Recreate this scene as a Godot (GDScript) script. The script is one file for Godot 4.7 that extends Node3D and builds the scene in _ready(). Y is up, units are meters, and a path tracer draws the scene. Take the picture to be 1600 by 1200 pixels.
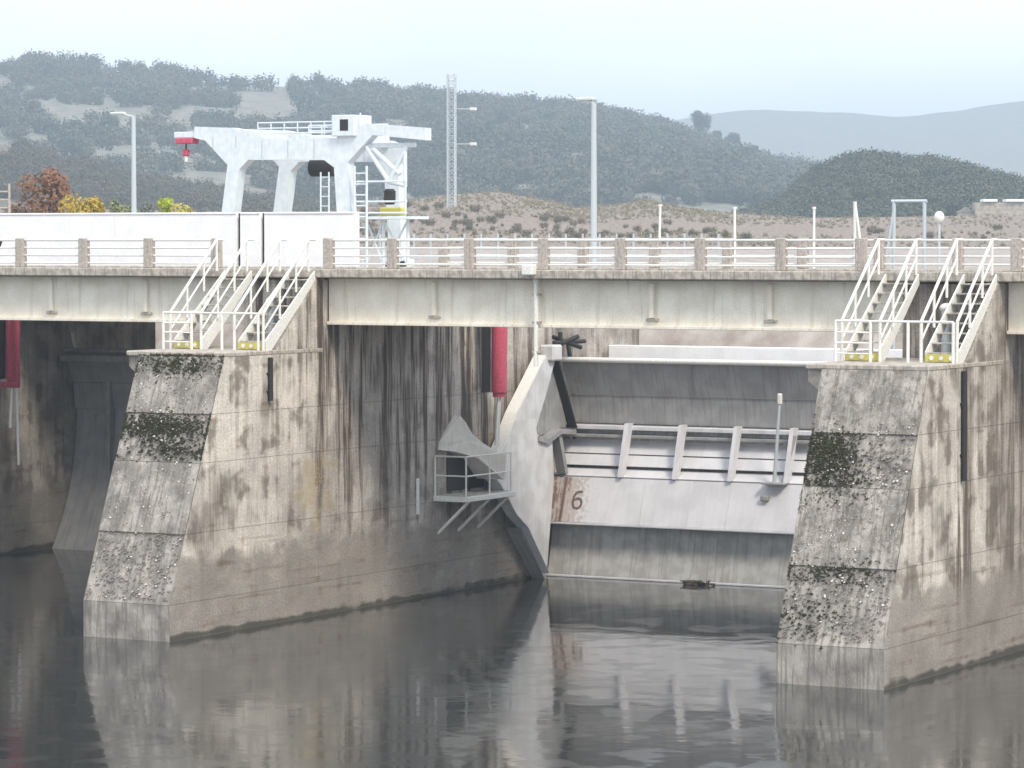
extends Node3D
# A gated spillway dam seen from downstream: battered concrete piers, a girder bridge,
# a radial gate with a flap, a gantry crane on the crest, hazy hills behind.

const WATER_Y := 0.0
const PLATFORM_Y := 7.35
const DECK_Y := 9.62
const BRIDGE_Z := -7.8

var M := {}
var rng := RandomNumberGenerator.new()
var names := {}
var box_cache := {}

# ------------------------------------------------------------------ helpers
func numbered(called: String) -> String:
	if not names.has(called):
		names[called] = 0
		return called
	names[called] += 1
	return "%s_%03d" % [called, names[called]]

func tag(o: Node, label := "", category := "", group := "", kind := "") -> Node:
	if label != "": o.set_meta("label", label)
	if category != "": o.set_meta("category", category)
	if group != "": o.set_meta("group", group)
	if kind != "": o.set_meta("kind", kind)
	return o

func thing(called: String, label: String, category: String, where := Vector3.ZERO, turn := 0.0, group := "") -> Node3D:
	var o := Node3D.new()
	o.name = numbered(called)
	add_child(o)
	o.position = where
	o.rotation.y = turn
	tag(o, label, category, group)
	return o

func part(called: String, mesh: Mesh, mat: Material, parent: Node, xf := Transform3D.IDENTITY) -> MeshInstance3D:
	var o := MeshInstance3D.new()
	o.name = numbered(called) if parent == self else called
	o.mesh = mesh
	if mat: o.material_override = mat
	o.transform = xf
	parent.add_child(o, true)
	return o

func at3(p: Vector3, rot := Vector3.ZERO) -> Transform3D:
	return Transform3D(Basis.from_euler(rot), p)

func copy_of(o: Node3D, where: Vector3, label := "") -> Node3D:
	var c: Node3D = o.duplicate()
	var called: String = String(o.name)
	if called.length() > 4 and called[called.length() - 4] == "_" and called.right(3).is_valid_int():
		called = called.left(called.length() - 4)
	c.name = numbered(called)
	add_child(c)
	c.position = where
	if label != "": c.set_meta("label", label)
	return c

func face(st: SurfaceTool, p: Array, uv := []) -> void:
	# polygon fan, points listed counter-clockwise seen from outside; Godot fronts run clockwise
	var n: Vector3 = (p[1] - p[0]).cross(p[2] - p[0]).normalized()
	for i in range(1, p.size() - 1):
		for k in [0, i + 1, i]:
			st.set_normal(n)
			if uv.size() > 0: st.set_uv(uv[k])
			else: st.set_uv(Vector2(p[k].x + p[k].z, p[k].y))
			st.add_vertex(p[k])

func begin() -> SurfaceTool:
	var st := SurfaceTool.new()
	st.begin(Mesh.PRIMITIVE_TRIANGLES)
	return st

# box with chamfered edges, centred on the origin
func cbox(size: Vector3, c := 0.015) -> Mesh:
	var key := "%s/%s" % [size, c]
	if box_cache.has(key): return box_cache[key]
	var st := begin()
	var h := size / 2.0
	c = minf(c, minf(h.x, minf(h.y, h.z)) * 0.6)
	var i := h - Vector3(c, c, c)
	for ax in 3:
		var a := (ax + 1) % 3
		var b := (ax + 2) % 3
		for s in [-1.0, 1.0]:
			var pts := []
			for q in [[-1, -1], [1, -1], [1, 1], [-1, 1]]:
				var v := Vector3.ZERO
				v[ax] = h[ax] * s
				v[a] = i[a] * q[0]
				v[b] = i[b] * q[1]
				pts.append(v)
			if s < 0: pts.reverse()
			face(st, pts)
	for ax in 3:
		var a := (ax + 1) % 3
		var b := (ax + 2) % 3
		for sa in [-1.0, 1.0]:
			for sb in [-1.0, 1.0]:
				var pts := []
				for q in [[-1, 0], [1, 0], [1, 1], [-1, 1]]:
					var v := Vector3.ZERO
					v[ax] = i[ax] * q[0]
					v[a] = (h[a] if q[1] == 0 else i[a]) * sa
					v[b] = (i[b] if q[1] == 0 else h[b]) * sb
					pts.append(v)
				if sa * sb < 0: pts.reverse()
				face(st, pts)
	for sx in [-1.0, 1.0]:
		for sy in [-1.0, 1.0]:
			for sz in [-1.0, 1.0]:
				var pts := [Vector3(h.x * sx, i.y * sy, i.z * sz), Vector3(i.x * sx, h.y * sy, i.z * sz), Vector3(i.x * sx, i.y * sy, h.z * sz)]
				if sx * sy * sz < 0: pts.reverse()
				face(st, pts)
	var m := st.commit()
	box_cache[key] = m
	return m

func box(called: String, c: Vector3, size: Vector3, mat: Material, parent: Node, bevel := 0.015) -> MeshInstance3D:
	return part(called, cbox(size, bevel), mat, parent, at3(c))

func tube_into(st: SurfaceTool, a: Vector3, b: Vector3, r: float, r2 := -1.0, sides := 10) -> void:
	if r2 < 0: r2 = r
	var d := (b - a).normalized()
	var u := d.cross(Vector3.UP if absf(d.y) < 0.9 else Vector3.RIGHT).normalized()
	var v := d.cross(u)
	var ring := []
	for k in sides + 1:
		var t := TAU * k / sides
		ring.append(u * cos(t) + v * sin(t))
	for k in sides:
		var n0: Vector3 = ring[k]
		var n1: Vector3 = ring[k + 1]
		var q := [[a + n0 * r, n0], [b + n0 * r2, n0], [b + n1 * r2, n1], [a + n1 * r, n1]]
		for j in [0, 1, 2, 0, 2, 3]:
			st.set_normal(q[j][1]); st.set_uv(Vector2.ZERO); st.add_vertex(q[j][0])
		for e in [[a, n1 * r, n0 * r, -d], [b, n0 * r2, n1 * r2, d]]:
			for p in [e[0], e[0] + e[2], e[0] + e[1]]:
				st.set_normal(e[3]); st.set_uv(Vector2.ZERO); st.add_vertex(p)

func tube(called: String, a: Vector3, b: Vector3, r: float, mat: Material, parent: Node, r2 := -1.0, sides := 10) -> MeshInstance3D:
	var st := begin()
	tube_into(st, a, b, r, r2, sides)
	return part(called, st.commit(), mat, parent)

func path_tube(called: String, pts: Array, r: float, mat: Material, parent: Node) -> MeshInstance3D:
	var st := begin()
	for i in pts.size() - 1:
		tube_into(st, pts[i], pts[i + 1], r)
	return part(called, st.commit(), mat, parent)

# extrude a polygon given in (a, b) along an axis. axis 0: points are (z, y) along x; axis 2: points are (x, y) along z
func extrude(poly: PackedVector2Array, axis: int, lo: float, hi: float, uvscale := Vector2(1, 1)) -> Mesh:
	var st := begin()
	var to3 = func(p: Vector2, t: float) -> Vector3:
		return Vector3(t, p.y, p.x) if axis == 0 else Vector3(p.x, p.y, t)
	var pts := poly.duplicate()
	# make the outline counter-clockwise seen from +axis
	var ccw := not Geometry2D.is_polygon_clockwise(pts)
	var want := ccw
	if axis == 0: want = not ccw   # (z, y) seen from +x has z running left
	if not want: pts.reverse()
	var tri := Geometry2D.triangulate_polygon(pts)
	for side in [0, 1]:
		var t: float = hi if side == 1 else lo
		for i in range(0, tri.size(), 3):
			var a: Vector2 = pts[tri[i]]
			var b: Vector2 = pts[tri[i + 1]]
			var c: Vector2 = pts[tri[i + 2]]
			var q := [to3.call(a, t), to3.call(b, t), to3.call(c, t)]
			var n: Vector3 = (q[1] - q[0]).cross(q[2] - q[0])
			var uv := [a * uvscale, b * uvscale, c * uvscale]
			var out := n[axis] > 0
			if out != (side == 1):
				q.reverse(); uv.reverse()
			face(st, q, uv)
	for i in pts.size():
		var a: Vector2 = pts[i]
		var b: Vector2 = pts[(i + 1) % pts.size()]
		face(st, [to3.call(a, lo), to3.call(a, hi), to3.call(b, hi), to3.call(b, lo)] if axis == 0 else [to3.call(a, hi), to3.call(a, lo), to3.call(b, lo), to3.call(b, hi)])
	return st.commit()

# ------------------------------------------------------------------ textures
func noise_bytes(w: int, h: int, sd: int, freq: float, oct := 4, stretch := 1, type := FastNoiseLite.TYPE_SIMPLEX_SMOOTH) -> PackedByteArray:
	# stretch > 1 draws the noise out vertically that many times
	var n := FastNoiseLite.new()
	n.noise_type = type
	n.seed = sd
	n.frequency = freq
	n.fractal_octaves = oct
	if type == FastNoiseLite.TYPE_CELLULAR:
		n.fractal_type = FastNoiseLite.FRACTAL_NONE
		n.cellular_return_type = FastNoiseLite.RETURN_DISTANCE
	var im := n.get_image(w, maxi(2, h / stretch), false, false, true)
	if stretch > 1: im.resize(w, h, Image.INTERPOLATE_CUBIC)
	im.convert(Image.FORMAT_L8)
	return im.get_data()

func tex_from(w: int, h: int, data: PackedByteArray, channels := 3) -> ImageTexture:
	var im := Image.create_from_data(w, h, false, Image.FORMAT_RGB8 if channels == 3 else Image.FORMAT_L8, data)
	return ImageTexture.create_from_image(im)

func ss(a: float, b: float, x: float) -> float:
	return smoothstep(a, b, x)

# the side of a pier: 28 m long, 9.6 m high, rain streaks, patches of pale lime and dark algae
func wall_texture(sd: int, hero: bool) -> ImageTexture:
	var w := 1536
	var h := 640
	var broad := noise_bytes(w, h, sd, 0.004, 4)
	var blot := noise_bytes(w, h, sd + 1, 0.018, 5)
	var grain := noise_bytes(w, h, sd + 2, 0.21, 3)
	var streak := noise_bytes(w, h, sd + 3, 0.035, 5, 24)
	var fine := noise_bytes(w, h, sd + 4, 0.16, 3, 20)
	var spot := noise_bytes(w, h, sd + 6, 0.011, 5)
	var patch := noise_bytes(w, h, sd + 8, 0.007, 6, 2)
	var flat := noise_bytes(h, w, sd + 5, 0.05, 4, 20)   # read transposed: drawn out along the wall
	var d := PackedByteArray()
	d.resize(w * h * 3)
	var cream := Vector3(214, 207, 196)
	var grey := Vector3(166, 159, 152)
	var dark := Vector3(98, 83, 73)
	var low := Vector3(140, 133, 125)
	var i := 0
	for y in h:
		var ym := 9.6 * (1.0 - float(y) / h)
		for x in w:
			var zm := 28.0 * x / w
			var b := broad[i] / 255.0
			var bl := blot[i] / 255.0
			var s := streak[i] / 255.0
			var f := fine[i] / 255.0
			var fl := flat[x * h + y] / 255.0
			var pale := 0.0
			var wet := 0.0
			if hero:
				pale = ss(5.4, 2.6, absf(zm - 3.2 - (6.0 - ym) * -0.25)) * ss(1.2, 3.0, ym + bl * 1.4)
				wet = ss(6.6, 8.6, zm + s * 1.2) * ss(2.2, 6.4, ym + (s - 0.5) * 4.5 + (bl - 0.5) * 2.5) * ss(24.0, 15.0, zm)
			else:
				pale = ss(5.0, 2.0, absf(zm - 3.0)) * ss(0.6, 2.5, ym + bl)
				wet = 0.42 * ss(7.0, 10.0, zm + s * 2.0) * ss(1.0, 6.0, ym + (s - 0.5) * 5.0) * ss(20.0, 15.0, zm)
				wet = maxf(wet, 0.8 * ss(0.7, 0.25, absf(zm - 4.9 + (f - 0.5) * 0.7)) * ss(0.4, 4.0, ym + (s - 0.5) * 3.0))
			var c := grey.lerp(cream, clampf(pale * 0.85 + (b - 0.5) * 1.3, 0.0, 1.0))
			c = c.lerp(Vector3(224, 219, 209), ss(0.56, 0.68, spot[i] / 255.0) * ss(0.35, 0.6, f) * 0.45)
			c = c.lerp(Vector3(114, 107, 98), ss(0.52, 0.30, spot[i] / 255.0) * 0.75 * ss(0.32, 0.60, bl * 0.5 + s * 0.5))
			c = c.lerp(Vector3(100, 93, 84), ss(0.55, 0.74, patch[i] / 255.0 * 0.6 + bl * 0.2 + grain[i] / 255.0 * 0.1 + f * 0.1) * 0.55)
			# rain streaks: faint everywhere, near black where water runs down from the bridge
			var k := clampf(ss(0.50, 0.70, s) * 0.5 + ss(0.52, 0.72, f) * 0.35, 0.0, 1.0) * ss(1.6, 2.6, ym + (bl - 0.5) * 2.0)
			c = c.lerp(dark, k * 0.34)
			c = c.lerp(cream, wet * ss(0.50, 0.40, f) * 0.5)
			c = c.lerp(Vector3(112, 98, 89), wet * ss(0.40, 0.56, s) * 0.6)
			c = c.lerp(Vector3(66, 58, 52), wet * ss(0.52, 0.64, s * 0.6 + f * 0.4) * 0.72)
			# splash zone near the water: browner, drawn out along the wall
			var lo := ss(2.35, 1.9, ym + (bl - 0.5) * 0.5)
			c = c.lerp(low, lo * 0.72)
			c = c.lerp(dark, ss(0.58, 0.85, fl * 0.7 + bl * 0.3) * ss(3.6, 1.6, ym) * 0.45)
			c = c.lerp(dark, ss(0.60, 0.80, bl * 0.6 + s * 0.4) * ss(0.40, 0.75, grain[i] / 255.0 * 0.4 + fl * 0.6) * 0.6)
			# thin tide line of algae
			c = c.lerp(Vector3(52, 50, 42), ss(0.20, 0.05, ym + (bl - 0.5) * 0.2 + (fl - 0.5) * 0.2) * 0.7)
			if hero:   # patch of yellow lichen
				var dd := Vector2((zm - 7.0) / 1.0, (ym - 3.6) / 1.1).length()
				c = c.lerp(Vector3(176, 150, 84), ss(1.0, 0.4, dd + (bl - 0.5) * 1.6) * ss(0.45, 0.6, grain[i] / 255.0) * 0.55)
			c *= (0.86 + 0.28 * (grain[i] / 255.0)) * (0.93 + 0.14 * bl)
			d[i * 3] = int(clampf(c.x, 0, 255))
			d[i * 3 + 1] = int(clampf(c.y, 0, 255))
			d[i * 3 + 2] = int(clampf(c.z, 0, 255))
			i += 1
	return tex_from(w, h, d)

# the battered nose: rough exposed aggregate, lichen specks, moss
func nose_texture(sd: int, mossy: float) -> ImageTexture:
	var w := 384
	var h := 1024
	var broad := noise_bytes(w, h, sd, 0.008, 4)
	var blot := noise_bytes(w, h, sd + 1, 0.035, 6)
	var grain := noise_bytes(w, h, sd + 2, 0.3, 2)
	var cell := noise_bytes(w, h, sd + 3, 0.085, 1, 1, FastNoiseLite.TYPE_CELLULAR)
	var streak := noise_bytes(w, h, sd + 4, 0.05, 4, 12)
	var d := PackedByteArray()
	d.resize(w * h * 3)
	var i := 0
	for y in h:
		var ym := 8.0 * (1.0 - float(y) / h)
		for x in w:
			var b := broad[i] / 255.0
			var bl := blot[i] / 255.0
			var g := grain[i] / 255.0
			var c := Vector3(124, 119, 113).lerp(Vector3(172, 166, 158), clampf(b * 1.6 - 0.3, 0, 1))
			c = c.lerp(Vector3(100, 94, 88), ss(0.5, 0.75, streak[i] / 255.0) * 0.45)
			var lichen := ss(0.9, 1.6, ym + (bl - 0.5))   # none on the washed plinth
			var speck := ss(0.16, 0.07, cell[i] / 255.0) * ss(0.46, 0.6, bl) * lichen
			c = c.lerp(Vector3(214, 210, 204), speck * 0.7)
			c = c.lerp(Vector3(62, 58, 46), clampf(ss(0.52, 0.80, (1.0 - bl) * 0.7 + (1.0 - g) * 0.3) * mossy, 0, 1) * 0.42 * lichen)
			c *= 0.88 + 0.24 * g
			d[i * 3] = int(clampf(c.x, 0, 255))
			d[i * 3 + 1] = int(clampf(c.y, 0, 255))
			d[i * 3 + 2] = int(clampf(c.z, 0, 255))
			i += 1
	return tex_from(w, h, d)

# tileable-looking mottled colour: two colours mixed by noise plus grain and drips
func mottled(sd: int, c0: Color, c1: Color, freq := 0.012, drip := 0.0, cd := Color(0.3, 0.25, 0.2), w := 512) -> ImageTexture:
	var a := noise_bytes(w, w, sd, freq, 5)
	var g := noise_bytes(w, w, sd + 1, 0.25, 2)
	var s := noise_bytes(w, w, sd + 2, 0.06, 4, 16)
	var d := PackedByteArray()
	d.resize(w * w * 3)
	for i in w * w:
		var c := c0.lerp(c1, ss(0.25, 0.75, a[i] / 255.0))
		if drip > 0.0: c = c.lerp(cd, ss(0.55, 0.85, s[i] / 255.0) * drip)
		var k := 0.94 + 0.12 * (g[i] / 255.0)
		d[i * 3] = int(clampf(c.r * k * 255, 0, 255))
		d[i * 3 + 1] = int(clampf(c.g * k * 255, 0, 255))
		d[i * 3 + 2] = int(clampf(c.b * k * 255, 0, 255))
	return tex_from(w, w, d)

# painted steel with rust bleeding down from the seam at its left end
func rust_texture() -> ImageTexture:
	var w := 288
	var h := 224
	var a := noise_bytes(w, h, 401, 0.03, 4)
	var st := noise_bytes(w, h, 402, 0.06, 4, 10)
	var g := noise_bytes(w, h, 403, 0.25, 2)
	var d := PackedByteArray()
	d.resize(w * h * 3)
	for i in w * h:
		var x := float(i % w) / w
		var s := st[i] / 255.0
		var n := a[i] / 255.0
		var c := Vector3(210, 210, 214)
		c = c.lerp(Vector3(190, 181, 176), ss(0.8, 0.5, x + (n - 0.5) * 0.6))
		c = c.lerp(Vector3(134, 108, 98), ss(0.42, 0.62, s * 0.6 + n * 0.4) * ss(0.55, 0.2, x + (n - 0.5) * 0.6))
		c = c.lerp(Vector3(96, 68, 58), ss(0.03, 0.0, absf(x - 0.30) - 0.01 + (s - 0.5) * 0.05) * 0.8)
		c *= 0.95 + 0.1 * g[i] / 255.0
		d[i * 3] = int(clampf(c.x, 0, 255))
		d[i * 3 + 1] = int(clampf(c.y, 0, 255))
		d[i * 3 + 2] = int(clampf(c.z, 0, 255))
	return tex_from(w, h, d)

func noise_tex(sd: int, freq: float, oct := 4, w := 512) -> ImageTexture:
	return tex_from(w, w, noise_bytes(w, w, sd, freq, oct), 1)

func mat(tex: Texture2D, rough := 0.9, triplanar := 0.0, metallic := 0.0) -> StandardMaterial3D:
	var m := StandardMaterial3D.new()
	m.albedo_texture = tex
	m.roughness = rough
	m.metallic = metallic
	if triplanar > 0.0:
		m.uv1_triplanar = true
		m.uv1_world_triplanar = true
		m.uv1_scale = Vector3.ONE * triplanar
	return m

func plain(c: Color, rough := 0.6, metallic := 0.0) -> StandardMaterial3D:
	var m := StandardMaterial3D.new()
	m.albedo_color = c
	m.roughness = rough
	m.metallic = metallic
	return m

func bump(m: StandardMaterial3D, tex: Texture2D, scale: float) -> StandardMaterial3D:
	m.heightmap_enabled = true
	m.heightmap_texture = tex
	m.heightmap_scale = scale
	return m

func make_materials() -> void:
	var rough_relief := noise_tex(900, 0.09, 5)
	M.wall_a = bump(mat(wall_texture(11, true), 0.92), rough_relief, 0.6)
	M.wall_b = bump(mat(wall_texture(47, false), 0.92), rough_relief, 0.6)
	M.nose_a = bump(mat(nose_texture(21, 0.5), 0.95), rough_relief, 1.2)
	M.nose_b = bump(mat(nose_texture(63, 1.0), 0.95), rough_relief, 1.2)
	M.concrete = bump(mat(mottled(31, Color8(176, 168, 156), Color8(146, 138, 130), 0.012, 0.55, Color8(92, 84, 78)), 0.92, 0.22), rough_relief, 0.5)
	M.kerb = mat(mottled(35, Color8(190, 183, 172), Color8(160, 152, 142), 0.02, 0.4, Color8(98, 92, 84)), 0.9, 0.35)
	M.pale_concrete = mat(mottled(36, Color8(226, 222, 214), Color8(212, 206, 197), 0.015, 0.15, Color8(132, 116, 102)), 0.9, 0.3)
	M.post = mat(mottled(37, Color8(190, 181, 172), Color8(168, 158, 150), 0.03, 0.35, Color8(96, 88, 82)), 0.9, 0.6)
	M.girder = mat(mottled(39, Color8(238, 232, 217), Color8(226, 218, 202), 0.012, 0.24, Color8(168, 156, 138)), 0.7, 0.16)
	M.white_wall = mat(mottled(41, Color8(243, 243, 244), Color8(236, 236, 238), 0.01, 0.06, Color8(206, 206, 206)), 0.8, 0.2)
	M.white_paint = mat(mottled(43, Color8(236, 236, 232), Color8(222, 221, 214), 0.03, 0.12, Color8(168, 152, 132)), 0.5, 0.8)
	M.crane = mat(mottled(45, Color8(220, 228, 233), Color8(210, 219, 225), 0.015, 0.1, Color8(164, 168, 168)), 0.5, 0.35)
	M.gate_light = mat(mottled(51, Color8(218, 218, 222), Color8(204, 204, 208), 0.008, 0.10, Color8(166, 160, 158)), 0.5, 0.2)  # number panel toned paler for the sky light on its upward slope
	M.gate_grey = mat(mottled(53, Color8(160, 160, 160), Color8(144, 144, 144), 0.01, 0.35, Color8(112, 104, 98)), 0.55, 0.22)  # darker tone, taken from the shade on the overhanging flap
	M.gate_lower = mat(mottled(55, Color8(190, 190, 188), Color8(166, 165, 162), 0.015, 0.3, Color8(118, 112, 106)), 0.6, 0.2)  # lower plate toned down for the shade below the box girder
	M.arm = mat(mottled(57, Color8(214, 215, 218), Color8(198, 198, 198), 0.01, 0.2, Color8(176, 166, 154)), 0.5, 0.2)
	M.rusty = mat(mottled(59, Color8(148, 120, 108), Color8(112, 82, 70), 0.03, 0.6, Color8(84, 58, 48)), 0.85, 0.5)
	M.rusty_patch = mat(rust_texture(), 0.7)
	M.steel_dark = plain(Color8(50, 48, 48), 0.6, 0.3)
	M.red = mat(mottled(65, Color8(204, 88, 112), Color8(186, 76, 98), 0.03, 0.4, Color8(122, 54, 64)), 0.7, 0.6)
	M.rod = plain(Color8(226, 224, 220), 0.3, 0.2)
	M.yellow = plain(Color8(196, 186, 96), 0.6)
	M.orange = plain(Color8(214, 140, 60), 0.7)
	M.galv = plain(Color8(196, 204, 208), 0.45, 0.3)
	M.letter = plain(Color8(112, 94, 86), 0.85)
	M.black_letter = plain(Color8(28, 34, 36), 0.7)
	M.timber = mat(mottled(67, Color8(92, 84, 74), Color8(66, 58, 50), 0.05), 0.95, 1.0)
	M.pebble_white = plain(Color8(216, 212, 206), 0.9)
	M.pebble_grey = plain(Color8(134, 126, 122), 0.95)
	M.moss = plain(Color8(66, 66, 40), 1.0)
	M.deck = mat(mottled(69, Color8(132, 128, 122), Color8(112, 108, 104), 0.03), 0.95, 0.3)
	M.gravel = mat(mottled(71, Color8(172, 164, 158), Color8(140, 130, 122), 0.02), 0.98, 0.06)
	M.bark = plain(Color8(82, 68, 56), 0.95)
	M.lamp_head = plain(Color8(206, 212, 214), 0.4, 0.2)
	var wm := StandardMaterial3D.new()
	wm.albedo_color = Color8(58, 59, 57)
	wm.roughness = 0.06
	wm.metallic_specular = 0.8
	wm.uv1_triplanar = true
	wm.uv1_world_triplanar = true
	wm.uv1_scale = Vector3.ONE * 0.09
	var nt := NoiseTexture2D.new()
	nt.width = 512
	nt.height = 512
	nt.seamless = true
	nt.as_normal_map = true
	nt.bump_strength = 1.2
	var nn := FastNoiseLite.new()
	nn.seed = 5
	nn.frequency = 0.018
	nn.fractal_octaves = 4
	nt.noise = nn
	wm.normal_enabled = true
	wm.normal_texture = nt
	wm.normal_scale = 0.10
	wm.roughness = 1.0
	var rb := noise_bytes(512, 512, 71, 0.012, 4)
	for i in rb.size(): rb[i] = int(255.0 * (0.055 + 0.08 * ss(0.52, 0.70, rb[i] / 255.0)))
	wm.roughness_texture = tex_from(512, 512, rb, 1)
	wm.normal_scale = 0.09
	M.water = wm

# ------------------------------------------------------------------ sky, sun, camera
func cloud_cover() -> ImageTexture:
	var w := 1024
	var h := 512
	var n := FastNoiseLite.new()
	n.seed = 17
	n.frequency = 0.9
	n.fractal_octaves = 5
	var im := Image.create(w, h, false, Image.FORMAT_RGBA8)
	for y in h / 2:
		var el := PI / 2 - PI * (y + 0.5) / h
		for x in w:
			var az := TAU * x / w
			var d := Vector3(cos(az) * cos(el), sin(el), sin(az) * cos(el))
			# a flat layer of cloud, seen drawn out towards the horizon
			var p := Vector3(d.x, 0.0, d.z) / (d.y + 0.22)
			var v := n.get_noise_3d(p.x * 1.6, d.y * 6.0, p.z * 1.6)
			im.set_pixel(x, y, Color(0.30, 0.295, 0.28, smoothstep(-0.25, 0.35, v)))
	return ImageTexture.create_from_image(im)

func make_view() -> void:
	var cam := Camera3D.new()
	cam.name = "camera"
	add_child(cam)
	cam.position = Vector3(51.682, 10.5, 74.829)
	cam.rotation_degrees = Vector3(-2.386, 29.0, 0.0)
	cam.fov = 12.572
	cam.near = 0.5
	cam.far = 6000.0
	cam.current = true
	var env := Environment.new()
	env.background_mode = Environment.BG_SKY
	var sky := Sky.new()
	var sm := ProceduralSkyMaterial.new()
	sm.sky_top_color = Color(0.84, 0.87, 0.915)
	sm.sky_horizon_color = Color(0.90, 0.925, 0.955)
	sm.sky_curve = 0.12
	sm.ground_bottom_color = Color(0.32, 0.31, 0.30)
	sm.ground_horizon_color = Color(0.62, 0.65, 0.68)
	sm.sky_cover = cloud_cover()
	sm.sky_cover_modulate = Color(1, 1, 1, 1)
	sky.sky_material = sm
	env.sky = sky
	env.tonemap_mode = Environment.TONE_MAPPER_LINEAR
	env.tonemap_exposure = 2.0
	env.fog_enabled = true
	env.fog_density = 0.00046
	env.fog_light_color = Color(0.80, 0.87, 0.93)
	env.sdfgi_enabled = true
	env.ssao_enabled = true
	env.ssil_enabled = true
	var we := WorldEnvironment.new()
	we.name = "environment"
	we.environment = env
	add_child(we)
	var sun := DirectionalLight3D.new()
	sun.name = "sun"
	add_child(sun)
	sun.rotation_degrees = Vector3(-46.0, 58.0, 0.0)
	sun.light_energy = 0.5
	sun.light_angular_distance = 14.0
	sun.light_color = Color(1.0, 0.95, 0.88)
	sun.shadow_enabled = true

# ------------------------------------------------------------------ ground, water, hills
func sheet(x0: float, x1: float, z0: float, z1: float, y: float) -> Mesh:
	var st := begin()
	face(st, [Vector3(x0, y, z1), Vector3(x1, y, z1), Vector3(x1, y, z0), Vector3(x0, y, z0)])
	return st.commit()

func lerp_line(pts: Array, t: float) -> Vector3:
	var f := t * (pts.size() - 1)
	var i := mini(int(f), pts.size() - 2)
	return (pts[i] as Vector3).lerp(pts[i + 1], f - i)

var hill_rows := {}

func hill(called: String, ridge: Array, depth: float, base_y: float, m: Material, sd: int, rough: float) -> void:
	var n := FastNoiseLite.new()
	n.seed = sd
	n.frequency = 0.012
	n.fractal_octaves = 5
	var toward := Vector3(sin(deg_to_rad(29.0)), 0, cos(deg_to_rad(29.0)))
	var nu := 110
	var nv := 26
	var rows := []
	for j in nv + 8:
		var row := []
		for i in nu + 1:
			var r := lerp_line(ridge, float(i) / nu)
			var s := float(j) / nv
			var p := r + toward * depth * (1.0 - s)
			var k := lerpf(sin(clampf(s, 0.0, 1.0) * PI / 2.0), s, 0.75) if s <= 1.0 else cos((s - 1.0) * 4.0)
			p.y = base_y + (r.y - base_y) * k
			p.y += n.get_noise_2d(p.x, p.z) * rough * (1.0 - 0.75 * clampf(s, 0, 1) * clampf(s, 0, 1)) * minf(1.0, s * 4.0)
			row.append(p)
		rows.append(row)
	hill_rows[called] = rows
	var st := begin()
	st.set_smooth_group(0)
	for j in rows.size() - 1:
		for i in nu:
			var a: Vector3 = rows[j][i]
			var b: Vector3 = rows[j][i + 1]
			var c: Vector3 = rows[j + 1][i + 1]
			var d: Vector3 = rows[j + 1][i]
			for p in [a, c, b, a, d, c]:
				st.add_vertex(p)
	st.generate_normals()
	var o := part(called, st.commit(), m, self)
	tag(o, "", "", "", "structure")

func leaf_ball(sd: int, count: int, size: float, squash := 1.0) -> Mesh:
	# loose crown of radius about 1 made of many small leaf-cluster faces
	var r := RandomNumberGenerator.new()
	r.seed = sd
	var st := begin()
	var lobes := []
	for k in 7:
		lobes.append([Vector3(r.randf_range(-0.5, 0.5), r.randf_range(-0.4, 0.55) * squash, r.randf_range(-0.5, 0.5)), r.randf_range(0.35, 0.6)])
	for k in count:
		var l: Array = lobes[r.randi() % lobes.size()]
		var d := Vector3(r.randfn(), r.randfn(), r.randfn()).normalized()
		var p: Vector3 = l[0] + d * l[1] * pow(r.randf(), 0.35)
		var nrm := (d + Vector3(r.randfn(), r.randfn(), r.randfn()) * 0.5).normalized()
		var u := nrm.cross(Vector3(r.randfn(), r.randfn(), r.randfn())).normalized() * size * r.randf_range(0.6, 1.3)
		var v := nrm.cross(u).normalized() * size * r.randf_range(0.5, 1.0)
		var q := [p - u, p - v * 0.8, p + u, p + v]
		for j in [0, 2, 1, 0, 3, 2]:
			st.set_normal(nrm)
			st.set_uv(Vector2.ZERO)
			st.add_vertex(q[j])
	return st.commit()

func woodland(called: String, label: String, row_key: String, count: int, sd: int, size: Vector2, s_range: Vector2, mesh: Mesh, m: StandardMaterial3D, thresh: float, cols: Array) -> void:
	var rows: Array = hill_rows[row_key]
	var n := FastNoiseLite.new()
	n.seed = sd + 7
	n.frequency = 0.009
	n.fractal_octaves = 5
	var r := RandomNumberGenerator.new()
	r.seed = sd
	var xf := []
	var cl := []
	var tries := 0
	while xf.size() < count and tries < count * 8:
		tries += 1
		var fi: float = r.randf() * (rows[0].size() - 1.001)
		var fj := r.randf_range(s_range.x, s_range.y) * 26.0
		var i := int(fi)
		var j := int(fj)
		var p: Vector3 = (rows[j][i] as Vector3).lerp(rows[j][i + 1], fi - i).lerp((rows[j + 1][i] as Vector3).lerp(rows[j + 1][i + 1], fi - i), fj - j)
		if n.get_noise_2d(p.x, p.z) < thresh: continue
		var s := r.randf_range(size.x, size.y)
		xf.append(Transform3D(Basis.from_euler(Vector3(0, r.randf() * TAU, 0)).scaled(Vector3(s, s * r.randf_range(0.75, 1.15), s)), p + Vector3(0, s * 0.35, 0)))
		cl.append((cols[0] as Color).lerp(cols[1], r.randf()))
	var mm := MultiMesh.new()
	mm.transform_format = MultiMesh.TRANSFORM_3D
	mm.use_colors = true
	mm.mesh = mesh
	mm.instance_count = xf.size()
	for k in xf.size():
		mm.set_instance_transform(k, xf[k])
		mm.set_instance_color(k, cl[k])
	var o := MultiMeshInstance3D.new()
	o.name = numbered(called)
	o.multimesh = mm
	o.material_override = m
	add_child(o)
	tag(o, label, "woodland", "", "stuff")

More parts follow.
